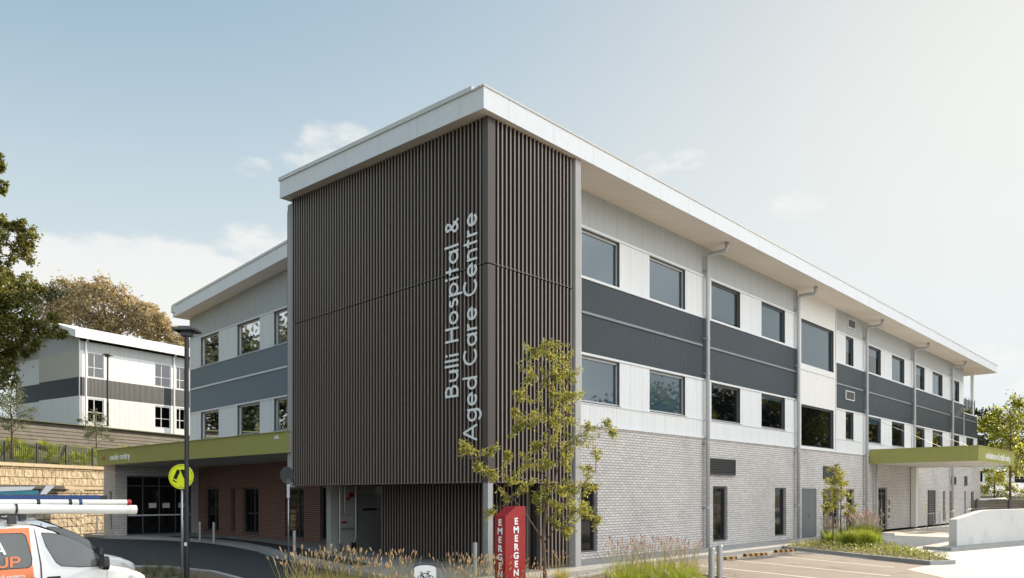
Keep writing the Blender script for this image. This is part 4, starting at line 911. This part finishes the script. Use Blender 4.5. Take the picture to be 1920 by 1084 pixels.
        for wx in (-.96, -4.0):
            y = .93
            ty = MB().tube([(wx, s * (y - .2), .32), (wx, s * (y + .012), .32)], .32, 28).build('wheel', M_tyre, t)
            MB().tube([(wx, s * (y + .0), .32), (wx, s * (y + .022), .32)], .2, 20).build('rim', M_steel, ty)
    # windscreen on the slope of the nose
    g = MB(); st = np.linspace(-.93, -1.78, 8); 
    for i, x in enumerate(st):
        hw = lerp(x, [-1.78, -.93], [.66, .80]); z = topz(x)
        for k in range(7):
            y = -hw + 2 * hw * k / 6; g.v.append((x + .006, y, z + .022 + .012 * (1 - (y / hw) ** 2)))
    for i in range(7):
        for k in range(6): g.f.append((i * 7 + k, i * 7 + k + 1, (i + 1) * 7 + k + 1, (i + 1) * 7 + k)); g.mi.append(0)
    g.build('windscreen', M_dglass, t, smooth=True)
    for x in (-2.15, -3.9):
        q = MB().box(x - .03, x + .03, -.82, .82, 1.865, 1.895)
        for s in (-1, 1): q.prism([(s * .74, 1.80), (s * .86, 1.80), (s * .83, 1.93), (s * .77, 1.93)], x - .05, x + .05, 'x')
        q.build('rack_bar', M_rub, t)
    if wrap:
        y = -(side_y(-2.3, 1.3) + .016)
        lettering('MA', (-2.62, y - .0, 1.365), (1, 0, 0), (0, .16, 1), (0, -1, 0), .19, depth=.004, th=.17).build('lettering', M_sign, t)
        lettering('GROUP', (-2.98, y - .025, 1.175), (1, 0, 0), (0, .13, 1), (0, -1, 0), .15, length=.90, depth=.004, th=.17).build('lettering', M_vano, t)
        m = Matrix.Translation((-2.02, -(side_y(-2.4, 1.03) + .008), 1.015)) @ Matrix.Rotation(R(90), 4, 'X')
        font_text('lettering', 'nurse call systems', M_sign, t, .075, m, offset=.005, align='RIGHT')
    return t
vang = R(2.2)
v1_ = make_van('white_van', 'white and orange van with roof rack nearest the camera at left', True); v1_.location = (4.78, 13.86, -.118); v1_.rotation_euler = (0, 0, vang)
v2_ = make_van('white_van', 'plain white van parked just behind the orange and white van', False); v2_.location = (5.45, 16.35, -.124); v2_.rotation_euler = (0, 0, vang)
def long_thing(name, label, cat, a, b, build):
    return build(name, label, cat, Vector(a), Vector(b))
a, b = Vector((-1.5, 13.1, 2.0)), Vector((4.46, 13.2, 1.87))
pt_ = thing('conduit_tube', 'thick white plastic tube, the nearer of the two tubes on the van roof', 'tube', a)
MB().tube([a, b], .072, 20).build('tube_body', M_pvc, pt_, smooth=False)
d = (b - a).normalized()
cp_ = MB().tube([b - d * .10, b + d * .012], .077, 20).build('end_cap', M_pvc, pt_); MB().tube([a + d * 4.24, a + d * 4.27], .08, 20).build('strap', M_rub, pt_)
a, b = Vector((-1.5, 13.42, 2.03)), Vector((4.5, 13.55, 1.99))
pt_ = thing('conduit_tube', 'thinner white plastic tube, behind the thick one on the van roof', 'tube', a); MB().tube([a, b], .048, 16).build('tube_body', M_pvc, pt_); d = (b - a).normalized()
for k, m in ((4.6, M_rub), (5.05, M_rub), (5.2, M_blue)): MB().tube([a + d * k, a + d * (k + .05)], .05, 14).build('strap', m, pt_)
MB().tube([b - d * .06, b + d * .008], .05, 16).build('end_cap', M_red, pt_)
ld = thing('ladder', 'blue extension ladder lying on the van roof beyond the white tubes', 'ladder', (0, 13.8, 2.05))
for y, nme in ((13.75, 'rail'), (14.15, 'rail')):
    MB().prism([(y, 2.03), (y + .04, 2.03), (y + .04, 2.115), (y, 2.115)], -1.2, 4.1, 'x').build('rail', M_blue, ld)
for k in range(16): MB().tube([(-1.0 + k * .32, 13.79, 2.07), (-1.0 + k * .32, 14.15, 2.07)], .016, 6).build('rung', M_steel, ld)
for y in (13.74, 14.14): MB().box(4.1, 4.2, y - .0, y + .05, 2.035, 2.11).build('rail_end', M_rub, ld)
sl = thing('step_ladder', 'teal and silver folded step ladder strapped on top of the blue ladder', 'ladder', (1, 14, 2.12))
MB().box(-1.0, 3.2, 13.8, 13.84, 2.125, 2.19).box(-1.0, 3.2, 14.2, 14.24, 2.125, 2.19).build('rail', M_teal, sl)
MB().prism([(2.45, 2.16), (3.1, 2.20), (3.15, 2.255), (2.45, 2.24)], 13.78, 13.82, 'y').prism([(3.21, 2.13), (3.3, 2.13), (3.42, 2.27), (3.3, 2.275)], 13.76, 13.85, 'y').build('hinge_plate', M_steel, sl)
MB().box(-1.0, 2.7, 13.845, 13.9, 2.192, 2.26).box(-1.0, 2.7, 14.14, 14.19, 2.192, 2.26).build('back_leg', M_teal, sl)
for k in range(10): MB().box(-.9 + k * .35, -.82 + k * .35, 13.9, 14.14, 2.14, 2.17).build('step', M_steel, sl)

# ================================================================== PLANTS
def fast_mesh(name, V, F, m, parent=None, origin=None):
    """V (n,3) array, F (k,4|3) int array"""
    me = bpy.data.meshes.new(name); off = OFF.get(parent.name, Vector()) if parent else Vector()
    V = np.asarray(V, dtype=np.float32) - np.array(off, dtype=np.float32)
    me.vertices.add(len(V)); me.vertices.foreach_set('co', V.ravel())
    k = F.shape[1]; me.loops.add(F.size); me.loops.foreach_set('vertex_index', F.astype(np.int32).ravel())
    me.polygons.add(len(F)); me.polygons.foreach_set('loop_start', np.arange(0, F.size, k, dtype=np.int32)); me.polygons.foreach_set('loop_total', np.full(len(F), k, dtype=np.int32))
    me.materials.append(m); me.update(calc_edges=True); o = bpy.data.objects.new(name, me); sc.collection.objects.link(o)
    if parent: o.parent = parent
    OFF[o.name] = off; return o
def leaves(C, l, wd, droop=.25, spread=None):
    """one folded leaf per centre: returns verts, faces (two triangles sharing the midrib as quads)"""
    n = len(C); d = rng.normal(size=(n, 3)); d[:, 2] -= droop * 1.5
    if spread is not None: d = d * .6 + spread * 1.2
    d /= np.linalg.norm(d, axis=1)[:, None]
    r = rng.normal(size=(n, 3)); u = np.cross(d, r); u /= np.linalg.norm(u, axis=1)[:, None]; nn = np.cross(d, u)
    L_ = l * rng.uniform(.65, 1.25, n)[:, None]; W_ = wd * rng.uniform(.7, 1.2, n)[:, None]
    a = C; b = C + d * L_ * .45 + u * W_ / 2 + nn * W_ * .12; c = C + d * L_; e = C + d * L_ * .45 - u * W_ / 2 + nn * W_ * .12
    V = np.stack([a, b, c, e], 1).reshape(-1, 3); F = np.arange(4 * n).reshape(n, 4)
    return V, F
def crown(blobs, per, l, wd, sub=9, dens=.20, droop=.2, shell=.55):
    """blobs (x,y,z,r): sub-clusters near the surface of each blob, leaves in each"""
    P = []
    for x, y, z, r in blobs:
        k = max(3, int(sub * r / .5)) if sub > 0 else -sub
        dd = rng.normal(size=(k, 3)); dd /= np.linalg.norm(dd, axis=1)[:, None]
        cc = np.array([x, y, z]) + dd * r * (shell + (1 - shell) * rng.random((k, 1)))
        m = max(4, int(per))
        for c in cc: P.append(c + rng.normal(size=(m, 3)) * r * dens * rng.uniform(.6, 1.3))
    return leaves(np.concatenate(P), l, wd, droop)
def tree(name, label, cat, trunk, branches, blobs, per, l, wd, leafm, barkm, group=None, **k):
    t = thing(name, label, cat, tuple(trunk[0][0]), group)
    mb = MB(); mb.tube([p for p, r in trunk], [r for p, r in trunk], 8)
    tk = mb.build('trunk', barkm, t, smooth=True)
    if branches:
        m2 = MB()
        for br in branches: m2.tube([p for p, r in br], [r for p, r in br], 5)
        m2.build('branches', barkm, tk, smooth=True)
    V, F = crown(blobs, per, l, wd, **k); fast_mesh('crown', V, F, leafm, t); return t
def auto_branches(trunk, blobs, r0):
    out_ = []; pts = [Vector(p) for p, r in trunk]
    for x, y, z, r in blobs:
        tip = Vector((x, y, z)); base = min((pts[i].lerp(pts[i + 1], f) for i in range(len(pts) - 1) for f in (0, .33, .66)), key=lambda p: (p - (tip - Vector((0, 0, r * 1.2)))).length)
        mid = base.lerp(tip, .5) + Vector((random.uniform(-.1, .1), random.uniform(-.1, .1), random.uniform(.0, .15))) * (tip - base).length
        out_.append([(base, r0), (mid, r0 * .6), (tip, r0 * .25)])
        for k in range(5):
            e = tip + Vector((random.gauss(0, 1), random.gauss(0, 1), random.gauss(0, 1))).normalized() * r * .9
            out_.append([(mid.lerp(tip, random.uniform(.2, 1)), r0 * .35), (e, r0 * .12)])
    return out_
# --- the young tree in front of the slats
Y0 = 16.0; k16 = Y0 / 1386
def P16(px, py, dy=0): return cw((px - 960) * k16, Y0 + dy, CH - (py - 928) * k16)
tr_ = [(P16(1023, 1125), .05), (P16(1021, 1060), .042), (P16(1018, 1010), .038), (P16(1024, 950), .03), (P16(1027, 890), .026), (P16(1030, 800), .02), (P16(1035, 710), .013), (P16(1037, 645), .006)]
limbs = [[(1019, 1015, .02), (990, 970, .014), (965, 938, .011), (915, 895, .008), (872, 848, .004)], [(1024, 945, .018), (1040, 900, .013), (1052, 850, .01), (1062, 780, .006)],
         [(1028, 880, .013), (1062, 838, .009), (1100, 808, .006), (1142, 785, .003)], [(1022, 985, .016), (1045, 950, .01), (1085, 915, .007), (1118, 885, .003)],
         [(1030, 840, .01), (1000, 800, .007), (965, 770, .003)], [(1019, 1020, .02), (1044, 985, .01), (1080, 960, .006), (1110, 950, .003)], [(1032, 780, .01), (1060, 730, .006), (1070, 690, .003)],
         [(1027, 900, .012), (1000, 868, .008), (965, 850, .005), (930, 845, .003)], [(1033, 740, .009), (1008, 700, .005), (995, 660, .003)]]
br = [[(P16(x, y, random.uniform(-.15, .15) * i), r) for i, (x, y, r) in enumerate(l_)] for l_ in limbs]
spots = [(1035, 655, 30), (1008, 668, 26), (1062, 665, 24), (990, 700, 24), (1030, 705, 40), (1068, 705, 26), (1045, 740, 40), (985, 735, 22), (1075, 745, 24), (1020, 775, 40), (1062, 785, 32), (968, 770, 16), (980, 795, 24),
         (1105, 800, 18), (1140, 790, 15), (1145, 815, 12), (1045, 825, 42), (1085, 828, 24), (1118, 845, 16), (1000, 835, 20), (962, 805, 14), (1060, 865, 34), (1025, 870, 30), (1095, 880, 22), (985, 868, 22), (948, 858, 20),
         (910, 850, 20), (882, 843, 20), (868, 835, 12), (895, 875, 20), (925, 885, 20), (955, 900, 18), (940, 925, 16), (985, 910, 20), (1020, 915, 26), (1055, 915, 30), (1085, 928, 26), (1110, 915, 14), (1050, 950, 28), (1080, 965, 26),
         (1108, 965, 20), (1118, 975, 12), (1040, 985, 18), (1075, 995, 16), (915, 960, 12), (1020, 950, 16), (1090, 950, 16), (1000, 935, 12), (1060, 1000, 10), (1010, 650, 14)]
bl2 = []
for x, y, r in spots:
    p = P16(x, y, random.uniform(-.5, .5) * min(1, r / 25)); bl2.append((p.x, p.y, p.z, r * k16))
ft = thing('young_tree', 'slender young tree with sparse yellow-green leaves in front of the slatted corner', 'tree', tuple(tr_[0][0]))
tk = MB().tube([p for p, r in tr_], [r for p, r in tr_], 10).build('trunk', M_bark, ft, smooth=True)
m2 = MB(); C_ = []
skel = [p for p, r in tr_[2:]] + [p for b_ in br for p, r in b_]
for b_ in br: m2.tube([p for p, r in b_], [r for p, r in b_], 6)
for x, y, z, r in bl2:
    c = Vector((x, y, z)); base = min(skel, key=lambda q: (q - c).length + .6 * max(0, q.z - c.z))
    for k in range(max(4, int(r * 26))):
        tip = c + Vector((random.gauss(0, .55), random.gauss(0, .55), random.gauss(0, .5))) * r
        mid = base.lerp(c, .6) + Vector((random.uniform(-.05, .05),) * 3); m2.tube([base, mid, tip], [.006, .004, .0015], 4) if k < 3 else m2.tube([mid, tip], [.003, .0012], 3)
        dirv = (tip - mid)
        for q in range(38):
            C_.append(mid + dirv * random.uniform(.35, 1.08) + Vector((random.gauss(0, .03), random.gauss(0, .03), random.gauss(0, .03))))
m2.build('branches', M_bark, tk, smooth=True)
V, F = leaves(np.array([tuple(c) for c in C_]), .078, .028, .3); fast_mesh('crown', V, F, M_leaf, ft)
# --- generic trees sighted at a depth
def spots_to_blobs(sp, Y, dz=.5, thick=1.0):
    k = Y / 1386; o_ = []
    for x, y, r in sp:
        dy = random.uniform(-1, 1) * r * k * thick; p = cw((x - 960) * k, Y, CH - (y - 928) * k); q = p + Vector((UY, UX, 0)) * dy
        o_.append((q.x, q.y, q.z, r * k))
    return o_
def sighted_tree(name, label, Y, base_px, zbase, top_py, sp, per, l, wd, lm_, bm_, r0, **kk):
    k = Y / 1386; b0 = gat(base_px, Y, zbase); zt = CH - (top_py - 928) * k
    trk = [(b0, r0), (b0 + Vector((.03, .05, (zt - zbase) * .35)), r0 * .75), (b0 + Vector((-.05, .0, (zt - zbase) * .65)), r0 * .5), (Vector((b0.x, b0.y, zt - .1)), r0 * .15)]
    bl = spots_to_blobs(sp, Y, thick=kk.pop('thick', 1.0)); grp = kk.pop('group', None)
    return tree(name, label, 'tree', trk, auto_branches(trk, bl, r0 * .3), bl, per, l, wd, lm_, bm_, grp, **kk)
sighted_tree('broadleaf_tree', 'large dark glossy-leaved tree filling the left edge', 28, -75, 0, 330,
    [(2, 300, 9), (-10, 308, 12), (8, 350, 10), (4, 364, 10), (-24, 380, 16), (-6, 412, 13), (20, 428, 12), (42, 425, 18), (45, 450, 20), (28, 470, 24), (5, 455, 22), (-34, 450, 26), (-85, 400, 60), (-100, 480, 80), (-40, 540, 55),
     (0, 500, 26), (22, 520, 26), (45, 545, 24), (60, 575, 26), (30, 580, 36), (0, 570, 36), (80, 600, 24), (100, 622, 17), (75, 632, 20), (50, 620, 26), (20, 625, 34), (-10, 640, 36), (-60, 620, 70), (40, 650, 16), (62, 655, 8), (12, 668, 20), (-20, 700, 30), (-100, 640, 80), (112, 628, 8), (20, 560, 30), (8, 540, 24)],
    56, .13, .075, M_leafd, M_bark, .14, sub=15, dens=.15, shell=.65)
GT = [(118, 545, 22), (150, 538, 18), (168, 540, 20), (195, 545, 22), (222, 555, 20), (135, 565, 28), (105, 570, 24), (160, 575, 30), (185, 585, 30), (215, 580, 28), (240, 590, 24), (245, 570, 16), (268, 580, 17), (285, 588, 16), (262, 605, 28), (290, 610, 26), (305, 605, 18), (318, 625, 18), (230, 615, 28), (190, 620, 32), (150, 610, 32), (110, 600, 30), (335, 640, 14), (350, 648, 14), (300, 635, 26), (260, 640, 30), (88, 560, 16), (90, 590, 20)]
sighted_tree('gum_tree', 'wide golden-brown tree rising behind the far white block', 82, 200, 6, 590, GT, 40, .34, .2, M_leafb, M_barkl, .6, sub=7, dens=.2, shell=.6)
sighted_tree('gum_tree', 'darker tree between the left edge tree and the golden one', 70, 60, 5, 620, [(30, 600, 50), (60, 560, 26), (85, 570, 24), (20, 680, 50), (-30, 640, 60), (5, 740, 40), (100, 548, 14)], 60, .3, .18, M_leafn, M_bark, .5, sub=2.2, dens=.3)
sighted_tree('small_tree', 'small staked tree at the left above the picket fence', 41, 22, 4.0, 715, [(18, 722, 12), (30, 735, 16), (10, 745, 16), (24, 755, 20), (5, 770, 20), (35, 768, 16), (20, 785, 22), (48, 775, 12), (58, 768, 8), (5, 800, 14), (38, 795, 12)], 42, .11, .05, M_leafg, M_bark, .07, sub=6, dens=.28)
sighted_tree('small_tree', 'grey-green sapling in the sloping bed below the slim lamp post', 46, 181, 5.0, 768, [(180, 772, 8), (172, 785, 12), (188, 786, 12), (180, 800, 16), (168, 808, 12), (196, 806, 11), (204, 822, 9), (160, 815, 8), (182, 818, 14), (150, 788, 4)], 40, .12, .045, M_leafg, M_barkl, .06, sub=7, dens=.3)
pt2 = sighted_tree('planter_tree', 'young green tree with stakes in the planter beside the parking bays', 31.5, 1578, -.05, 872, [(1568, 878, 10), (1560, 892, 13), (1578, 895, 12), (1566, 910, 16), (1552, 905, 10), (1584, 906, 8), (1560, 925, 15), (1575, 930, 14), (1548, 930, 8), (1590, 925, 7), (1555, 948, 10), (1590, 948, 9), (1600, 953, 8), (1552, 958, 8), (1588, 962, 8), (1545, 950, 6)], 36, .11, .045, M_leaf, M_bark, .035, sub=9, dens=.26)
for px in (1562, 1588):
    q = gat(px, 31.3, 0); MB().tube([(q.x, q.y, -.1), (q.x, q.y, 1.35)], .03, 6).build('stake', M_bark, pt2)
sighted_tree('street_tree', 'sunlit yellow-green tree behind the ambulance canopy at the right edge', 62, 1895, 0, 760,
    [(1905, 755, 16), (1890, 770, 20), (1915, 775, 20), (1870, 782, 14), (1880, 800, 24), (1905, 805, 28), (1860, 800, 12), (1845, 800, 8), (1855, 815, 14), (1875, 825, 22), (1900, 838, 26), (1925, 800, 30), (1930, 850, 30), (1862, 842, 10), (1890, 860, 22), (1915, 880, 22), (1840, 790, 6)], 46, .26, .16, M_leafy, M_bark, .11, sub=3.4, dens=.25)
sighted_tree('street_tree', 'dark tree mass behind the sunlit one at the right edge', 84, 1860, 0, 775, [(1855, 785, 16), (1845, 800, 18), (1870, 790, 24), (1850, 830, 24), (1838, 845, 16), (1880, 850, 30), (1850, 870, 14), (1900, 790, 40), (1940, 830, 50), (1832, 775, 6)], 60, .36, .24, M_leafn, M_bark, .2, sub=2.2, dens=.3)
sighted_tree('garden_shrub', 'leafy shrub with arching fronds above the timber fence', 66, 1865, 0, 885, [(1850, 905, 10), (1860, 895, 14), (1875, 905, 14), (1845, 918, 8), (1890, 920, 12), (1905, 915, 12), (1870, 920, 12), (1915, 928, 12), (1858, 880, 7)], 50, .3, .1, M_leafy, M_bark, .12, sub=3, dens=.3)
# --- trees across the road that the windows mirror
def round_tree(label, c, h, r, lm_, grp):
    c = Vector(c); trk = [(c, .35), (c + Vector((0, 0, h * .45)), .26), (c + Vector((.2, .1, h * .85)), .08)]
    bl = [(c.x + random.gauss(0, r * .42), c.y + random.gauss(0, r * .42), h * random.uniform(.32, .92), r * random.uniform(.3, .46)) for _ in range(16)]
    return tree('roadside_tree', label, 'tree', trk, auto_branches(trk, bl, .12), bl, 75, .6, .42, lm_, M_bark, grp, sub=1.3, dens=.36)
for i, (x, y, h, r) in enumerate([(75, -13, 11, 5.5), (84, -10, 14.5, 6), (94, -7.5, 15, 6.5), (105, -6, 13.5, 6), (116, -3, 14, 6), (128, 0, 13, 6), (141, 3, 14, 6), (68, -22, 12, 6), (80, -20, 15, 7), (62, -32, 12, 6), (155, 6, 13, 6)]):
    round_tree('dark green roadside tree across the car park, mirrored in the windows', (x, y, -.2), h, r, M_leafn if i % 2 else M_leafd, 'roadside trees across the car park')
for i, (x, y, h, r) in enumerate([(-4, 66, 19, 7), (-14, 58, 17, 6), (-6, 84, 22, 8), (-12, 72, 22, 8), (4, 78, 21, 7), (-22, 64, 20, 7), (-18, 88, 24, 9), (-28, 50, 18, 7)]):
    round_tree('tall tree up the slope, mirrored in the entry side windows', (x, y, 5), h, r, M_leafb if i == 1 else M_leafn, 'trees up the slope')

# --- grasses
def blade_mesh(n, h, spread, lean, wd):
    V = []; F = []
    for i in range(n):
        a = random.uniform(0, 2 * math.pi); b = random.uniform(0, spread) ; x, y = b * math.cos(a), b * math.sin(a)
        a2 = a + random.gauss(0, .7); L_ = h * random.uniform(.6, 1.1); ln = lean * random.uniform(.3, 1.3) * L_
        w_ = wd * random.uniform(.7, 1.2); px, py = -math.sin(a2) * w_ / 2, math.cos(a2) * w_ / 2; k = len(V)
        for s, (f, wf) in enumerate(((0, 1), (.35, .95), (.7, .7), (1, .12))):
            o_ = ln * f * f; z = L_ * (f - .22 * lean * f * f * f)
            V += [(x + math.cos(a2) * o_ + px * wf, y + math.sin(a2) * o_ + py * wf, z), (x + math.cos(a2) * o_ - px * wf, y + math.sin(a2) * o_ - py * wf, z)]
        F += [(k + 2 * s, k + 2 * s + 1, k + 2 * s + 3, k + 2 * s + 2) for s in range(3)]
    return np.array(V), np.array(F)
def seed_stems(n, h, spread, lean, headl, headr):
    st, hd = MB(), MB()
    for i in range(n):
        a = random.uniform(0, 2 * math.pi); b = random.uniform(0, spread); L_ = h * random.uniform(.78, 1.12); ln = lean * random.uniform(.2, 1.3) * L_
        p0 = Vector((b * math.cos(a), b * math.sin(a), 0)); p1 = p0 + Vector((math.cos(a) * ln * .3, math.sin(a) * ln * .3, L_ * .6)); p2 = p0 + Vector((math.cos(a) * ln, math.sin(a) * ln, L_))
        st.tube([p0, p1, p2], [.0035, .003, .002], 3, cap=False); d = (p2 - p1).normalized()
        hl = headl * random.uniform(.6, 1.2); hr_ = headr * random.uniform(.7, 1.2)
        if random.random() < .88: hd.tube([p2 - d * hl * .1, p2 + d * hl * .15, p2 + d * hl * .5, p2 + d * hl * .85, p2 + d * hl], [.002, hr_ * .8, hr_, hr_ * .6, .002], 6, cap=False)
    return st, hd
def clump(name, label, n, h, spread, lean, wd, bm, nst, sh, headl, headr, sm, cat='ornamental grass'):
    t = local_thing(name, label, cat); V, F = blade_mesh(n, h, spread, lean, wd); fast_mesh('blades', V, F, bm, t)
    if nst:
        s, hd = seed_stems(nst, sh, spread * .8, lean * .55, headl, headr); s.build('stems', M_bladeb, t); hd.build('seed_heads', sm, t)
    return t
far = (0, 0, -60)
def scatter(proto_args, variants, places, labels, group):
    pr = [clump(*proto_args) for _ in range(variants)]
    for i, (p, s) in enumerate(places):
        lb = labels(i) if callable(labels) else labels
        if i < variants: o = pr[i]; o.location = p; o.scale = (s, s, s); o.rotation_euler = (0, 0, random.uniform(0, 6)); o['label'] = lb; o['group'] = group
        else: o = copy_tree(pr[i % variants], p, random.uniform(0, 6), s, lb, group)
pl_ = []
for px, Y, s in [(545, 12.6, .95), (572, 13.3, 1.0), (598, 12.4, 1.0), (625, 13.0, 1.06), (652, 12.3, 1.0), (680, 13.2, 1.0), (706, 12.5, .93), (735, 13.4, .95), (762, 12.8, .98), (742, 11.6, .8), (838, 13.2, .9), (858, 12.4, .9), (880, 13.4, .92), (905, 12.8, .9), (925, 13.8, .85), (965, 14.2, .7), (990, 15, .72), (1052, 16.6, .75), (1010, 14.8, .6)]:
    pl_.append((gat(px, Y, -.05), s))
scatter(('fountain_grass', '', 480, .82, .16, .5, .007, M_bladeb, 26, 1.08, .085, .013, M_seed), 3, pl_, 'straw-coloured fountain grass clump with fluffy seed heads in the front bed', 'fountain grasses in the front bed')
pl_ = []
for px, Y, s in [(1150, 17.2, .9), (1165, 16.2, 1.0), (1185, 17.5, 1.0), (1200, 16.4, .9), (1222, 17.3, 1.05), (1240, 16.3, .9), (1258, 17.6, 1.0), (1275, 16.5, 1.0), (1298, 17.3, .95), (1315, 16.6, .7), (1172, 18.2, 1.0), (1210, 18.4, 1.0), (1250, 18.5, 1.0), (1285, 18.3, .95), (1375, 15.9, .42)]:
    pl_.append((gat(px, Y, -.05), s))
scatter(('green_grass', '', 330, .62, .17, .55, .008, M_blade, 22, 1.0, .10, .012, M_seedp), 3, pl_, 'bright green grass clump with pinkish seed heads beside the brick wall', 'green grasses beside the two steel posts')
pl_ = []
for px, py, s in [(1548, 1012, .8), (1556, 1020, .8), (1585, 1022, .9), (1592, 1014, 1.0), (1602, 1022, 1.0), (1611, 1014, 1.05), (1618, 1024, 1.0), (1626, 1016, 1.05), (1634, 1024, 1.0), (1640, 1016, 1.0), (1600, 1008, .9), (1620, 1006, 1.0), (1633, 1008, .9), (1645, 1022, .7), (1574, 1010, .8), (1566, 1016, .7)]:
    Y = CH * 1386 / (py - 928); pl_.append((gat(px, Y, -.03), s * 1.25))
scatter(('green_grass', '', 260, .62, .2, .45, .013, M_blade, 16, .98, .12, .02, M_seedp), 2, pl_, 'bright green grass clump with pale seed heads in the corner planter', 'green grasses in the corner planter')
pl_ = [(gat(px, CH * 1386 / (py - 928), -.03), s) for px, py, s in [(1681, 1036, .55), (1702, 1039, .55), (1714, 1041, .55), (1672, 1032, .4)]]
scatter(('strap_plant', '', 60, .62, .09, .25, .016, M_blade, 0, 0, 0, 0, None, 'plant'), 1, pl_, 'small upright strap-leaved plant at the driveway end of the corner planter', 'small strap-leaved plants')
pl_ = [(gat(px, Y, -.05), s) for px, Y, s in [(275, 20.2, .9), (290, 19.4, .8), (312, 18.8, .8), (325, 19.5, .9), (300, 20.8, .7), (365, 18.2, .5), (383, 18, .4), (338, 18.6, .5)]]
scatter(('verge_grass', '', 70, .62, .16, .5, .007, mat('shaded_verge_blade', (.09, .10, .035), .6, trans=.3, island=1, var=0), 0, 0, 0, 0, None, 'grass tuft'), 1, pl_, 'wispy grass tuft on the kerbed island by the black lamp post', 'grass tufts on the island')
pl_ = []
for i in range(60):
    t = random.uniform(-8, 9.5); f = random.random(); a_ = SW(t, 3.85, .9); b__ = BW(t * .9, 5.3, -.5); p = a_.lerp(b__, f * .9); p.z = 3.7 + (p - a_).length / max(.1, (b__ - a_).length) * 1.5 * 1 - .05
    pl_.append((p, random.uniform(.7, 1.3)))
scatter(('bank_grass', '', 80, .7, .2, .4, .03, M_blade, 0, 0, 0, 0, None, 'plant'), 3, pl_, 'strappy green plant on the bank behind the picket fence', 'strappy plants on the bank')
# low ground cover (nobody could count it)
def cover(name, label, poly, n, z, l, m):
    P = []; xs = [p[0] for p in poly]; ys = [p[1] for p in poly]
    def inside(x, y):
        c = False; j = len(poly) - 1
        for i in range(len(poly)):
            if (poly[i][1] > y) != (poly[j][1] > y) and x < (poly[j][0] - poly[i][0]) * (y - poly[i][1]) / (poly[j][1] - poly[i][1]) + poly[i][0]: c = not c
            j = i
        return c
    while len(P) < n:
        x, y = random.uniform(min(xs), max(xs)), random.uniform(min(ys), max(ys))
        if inside(x, y): P.append((x, y, z + random.random() ** 2 * l * 2.2))
    V, F = leaves(np.array(P), l, l * .5, -.4); o = fast_mesh(name, V, F, m); tag(o, label, 'ground cover', None, 'stuff'); return o
cover('ground_cover', 'low leafy ground cover in the corner planter', BED2, 5000, 0.0, .09, mat('cover_leaf', (.20, .21, .06), .5, trans=.4, island=1, var=0))
cover('leaf_litter', 'dry leaves and bark chips in the front bed', BED1[:-1], 4500, -.02, .05, mat('litter', (.30, .22, .13), .8, trans=.1, island=1, var=0))
# low bush hills on the horizon
hm = MB(); pts = []
for i in range(41):
    px = 1500 + i * 30; Y = 2000; z = 205 + 40 * math.sin(i * .35) + 18 * math.sin(i * 1.3 + 1); pts.append((gat(px, Y, -5), gat(px, Y + 200, z), gat(px, Y + 900, -5)))
for a, b in zip(pts, pts[1:]): hm.quad(a[0], b[0], b[1], a[1]); hm.quad(a[1], b[1], b[2], a[2])
struct('hills', hm, M_hill)
# white car roof behind the fence
cr = local_thing('parked_car', 'white car roof just showing above the timber fence', 'car')
m = MB(); ring = [(-2.2, .5), (-2.15, .95), (-1.3, 1.05), (-.75, 1.55), (.9, 1.62), (1.6, 1.1), (2.2, .95), (2.25, .5)]
for y0_, y1_, s0, s1 in ((-.85, -.6, .94, 1), (-.6, .6, 1, 1), (.6, .85, 1, .94)):
    A_ = [(x, y0_, .3 + (z - .3) * s0) for x, z in ring]; B_ = [(x, y1_, .3 + (z - .3) * s1) for x, z in ring]; n_2 = len(ring)
    m.add(A_ + B_, [(i, (i + 1) % n_2, n_2 + (i + 1) % n_2, n_2 + i) for i in range(n_2)])
m.add([(x, -.85, .3 + (z - .3) * .94) for x, z in ring], [tuple(range(len(ring)))]); m.add([(x, .85, .3 + (z - .3) * .94) for x, z in ring], [tuple(range(len(ring)))[::-1]])
m.build('body', M_vanw, cr, smooth=True)
for wx in (-1.35, 1.4):
    for s in (-.82, .82): MB().tube([(wx, s - .1, .32), (wx, s + .1, .32)], .32, 18).build('wheel', M_tyre, cr)
MB().prism([(-1.2, 1.08), (-.75, 1.45), (.8, 1.5), (1.35, 1.1)], -.87, -.856, 'y').build('side_window', M_dglass, cr)
cr.location = gat(1856, 63.5, .25); cr.rotation_euler = (0, 0, CZ)
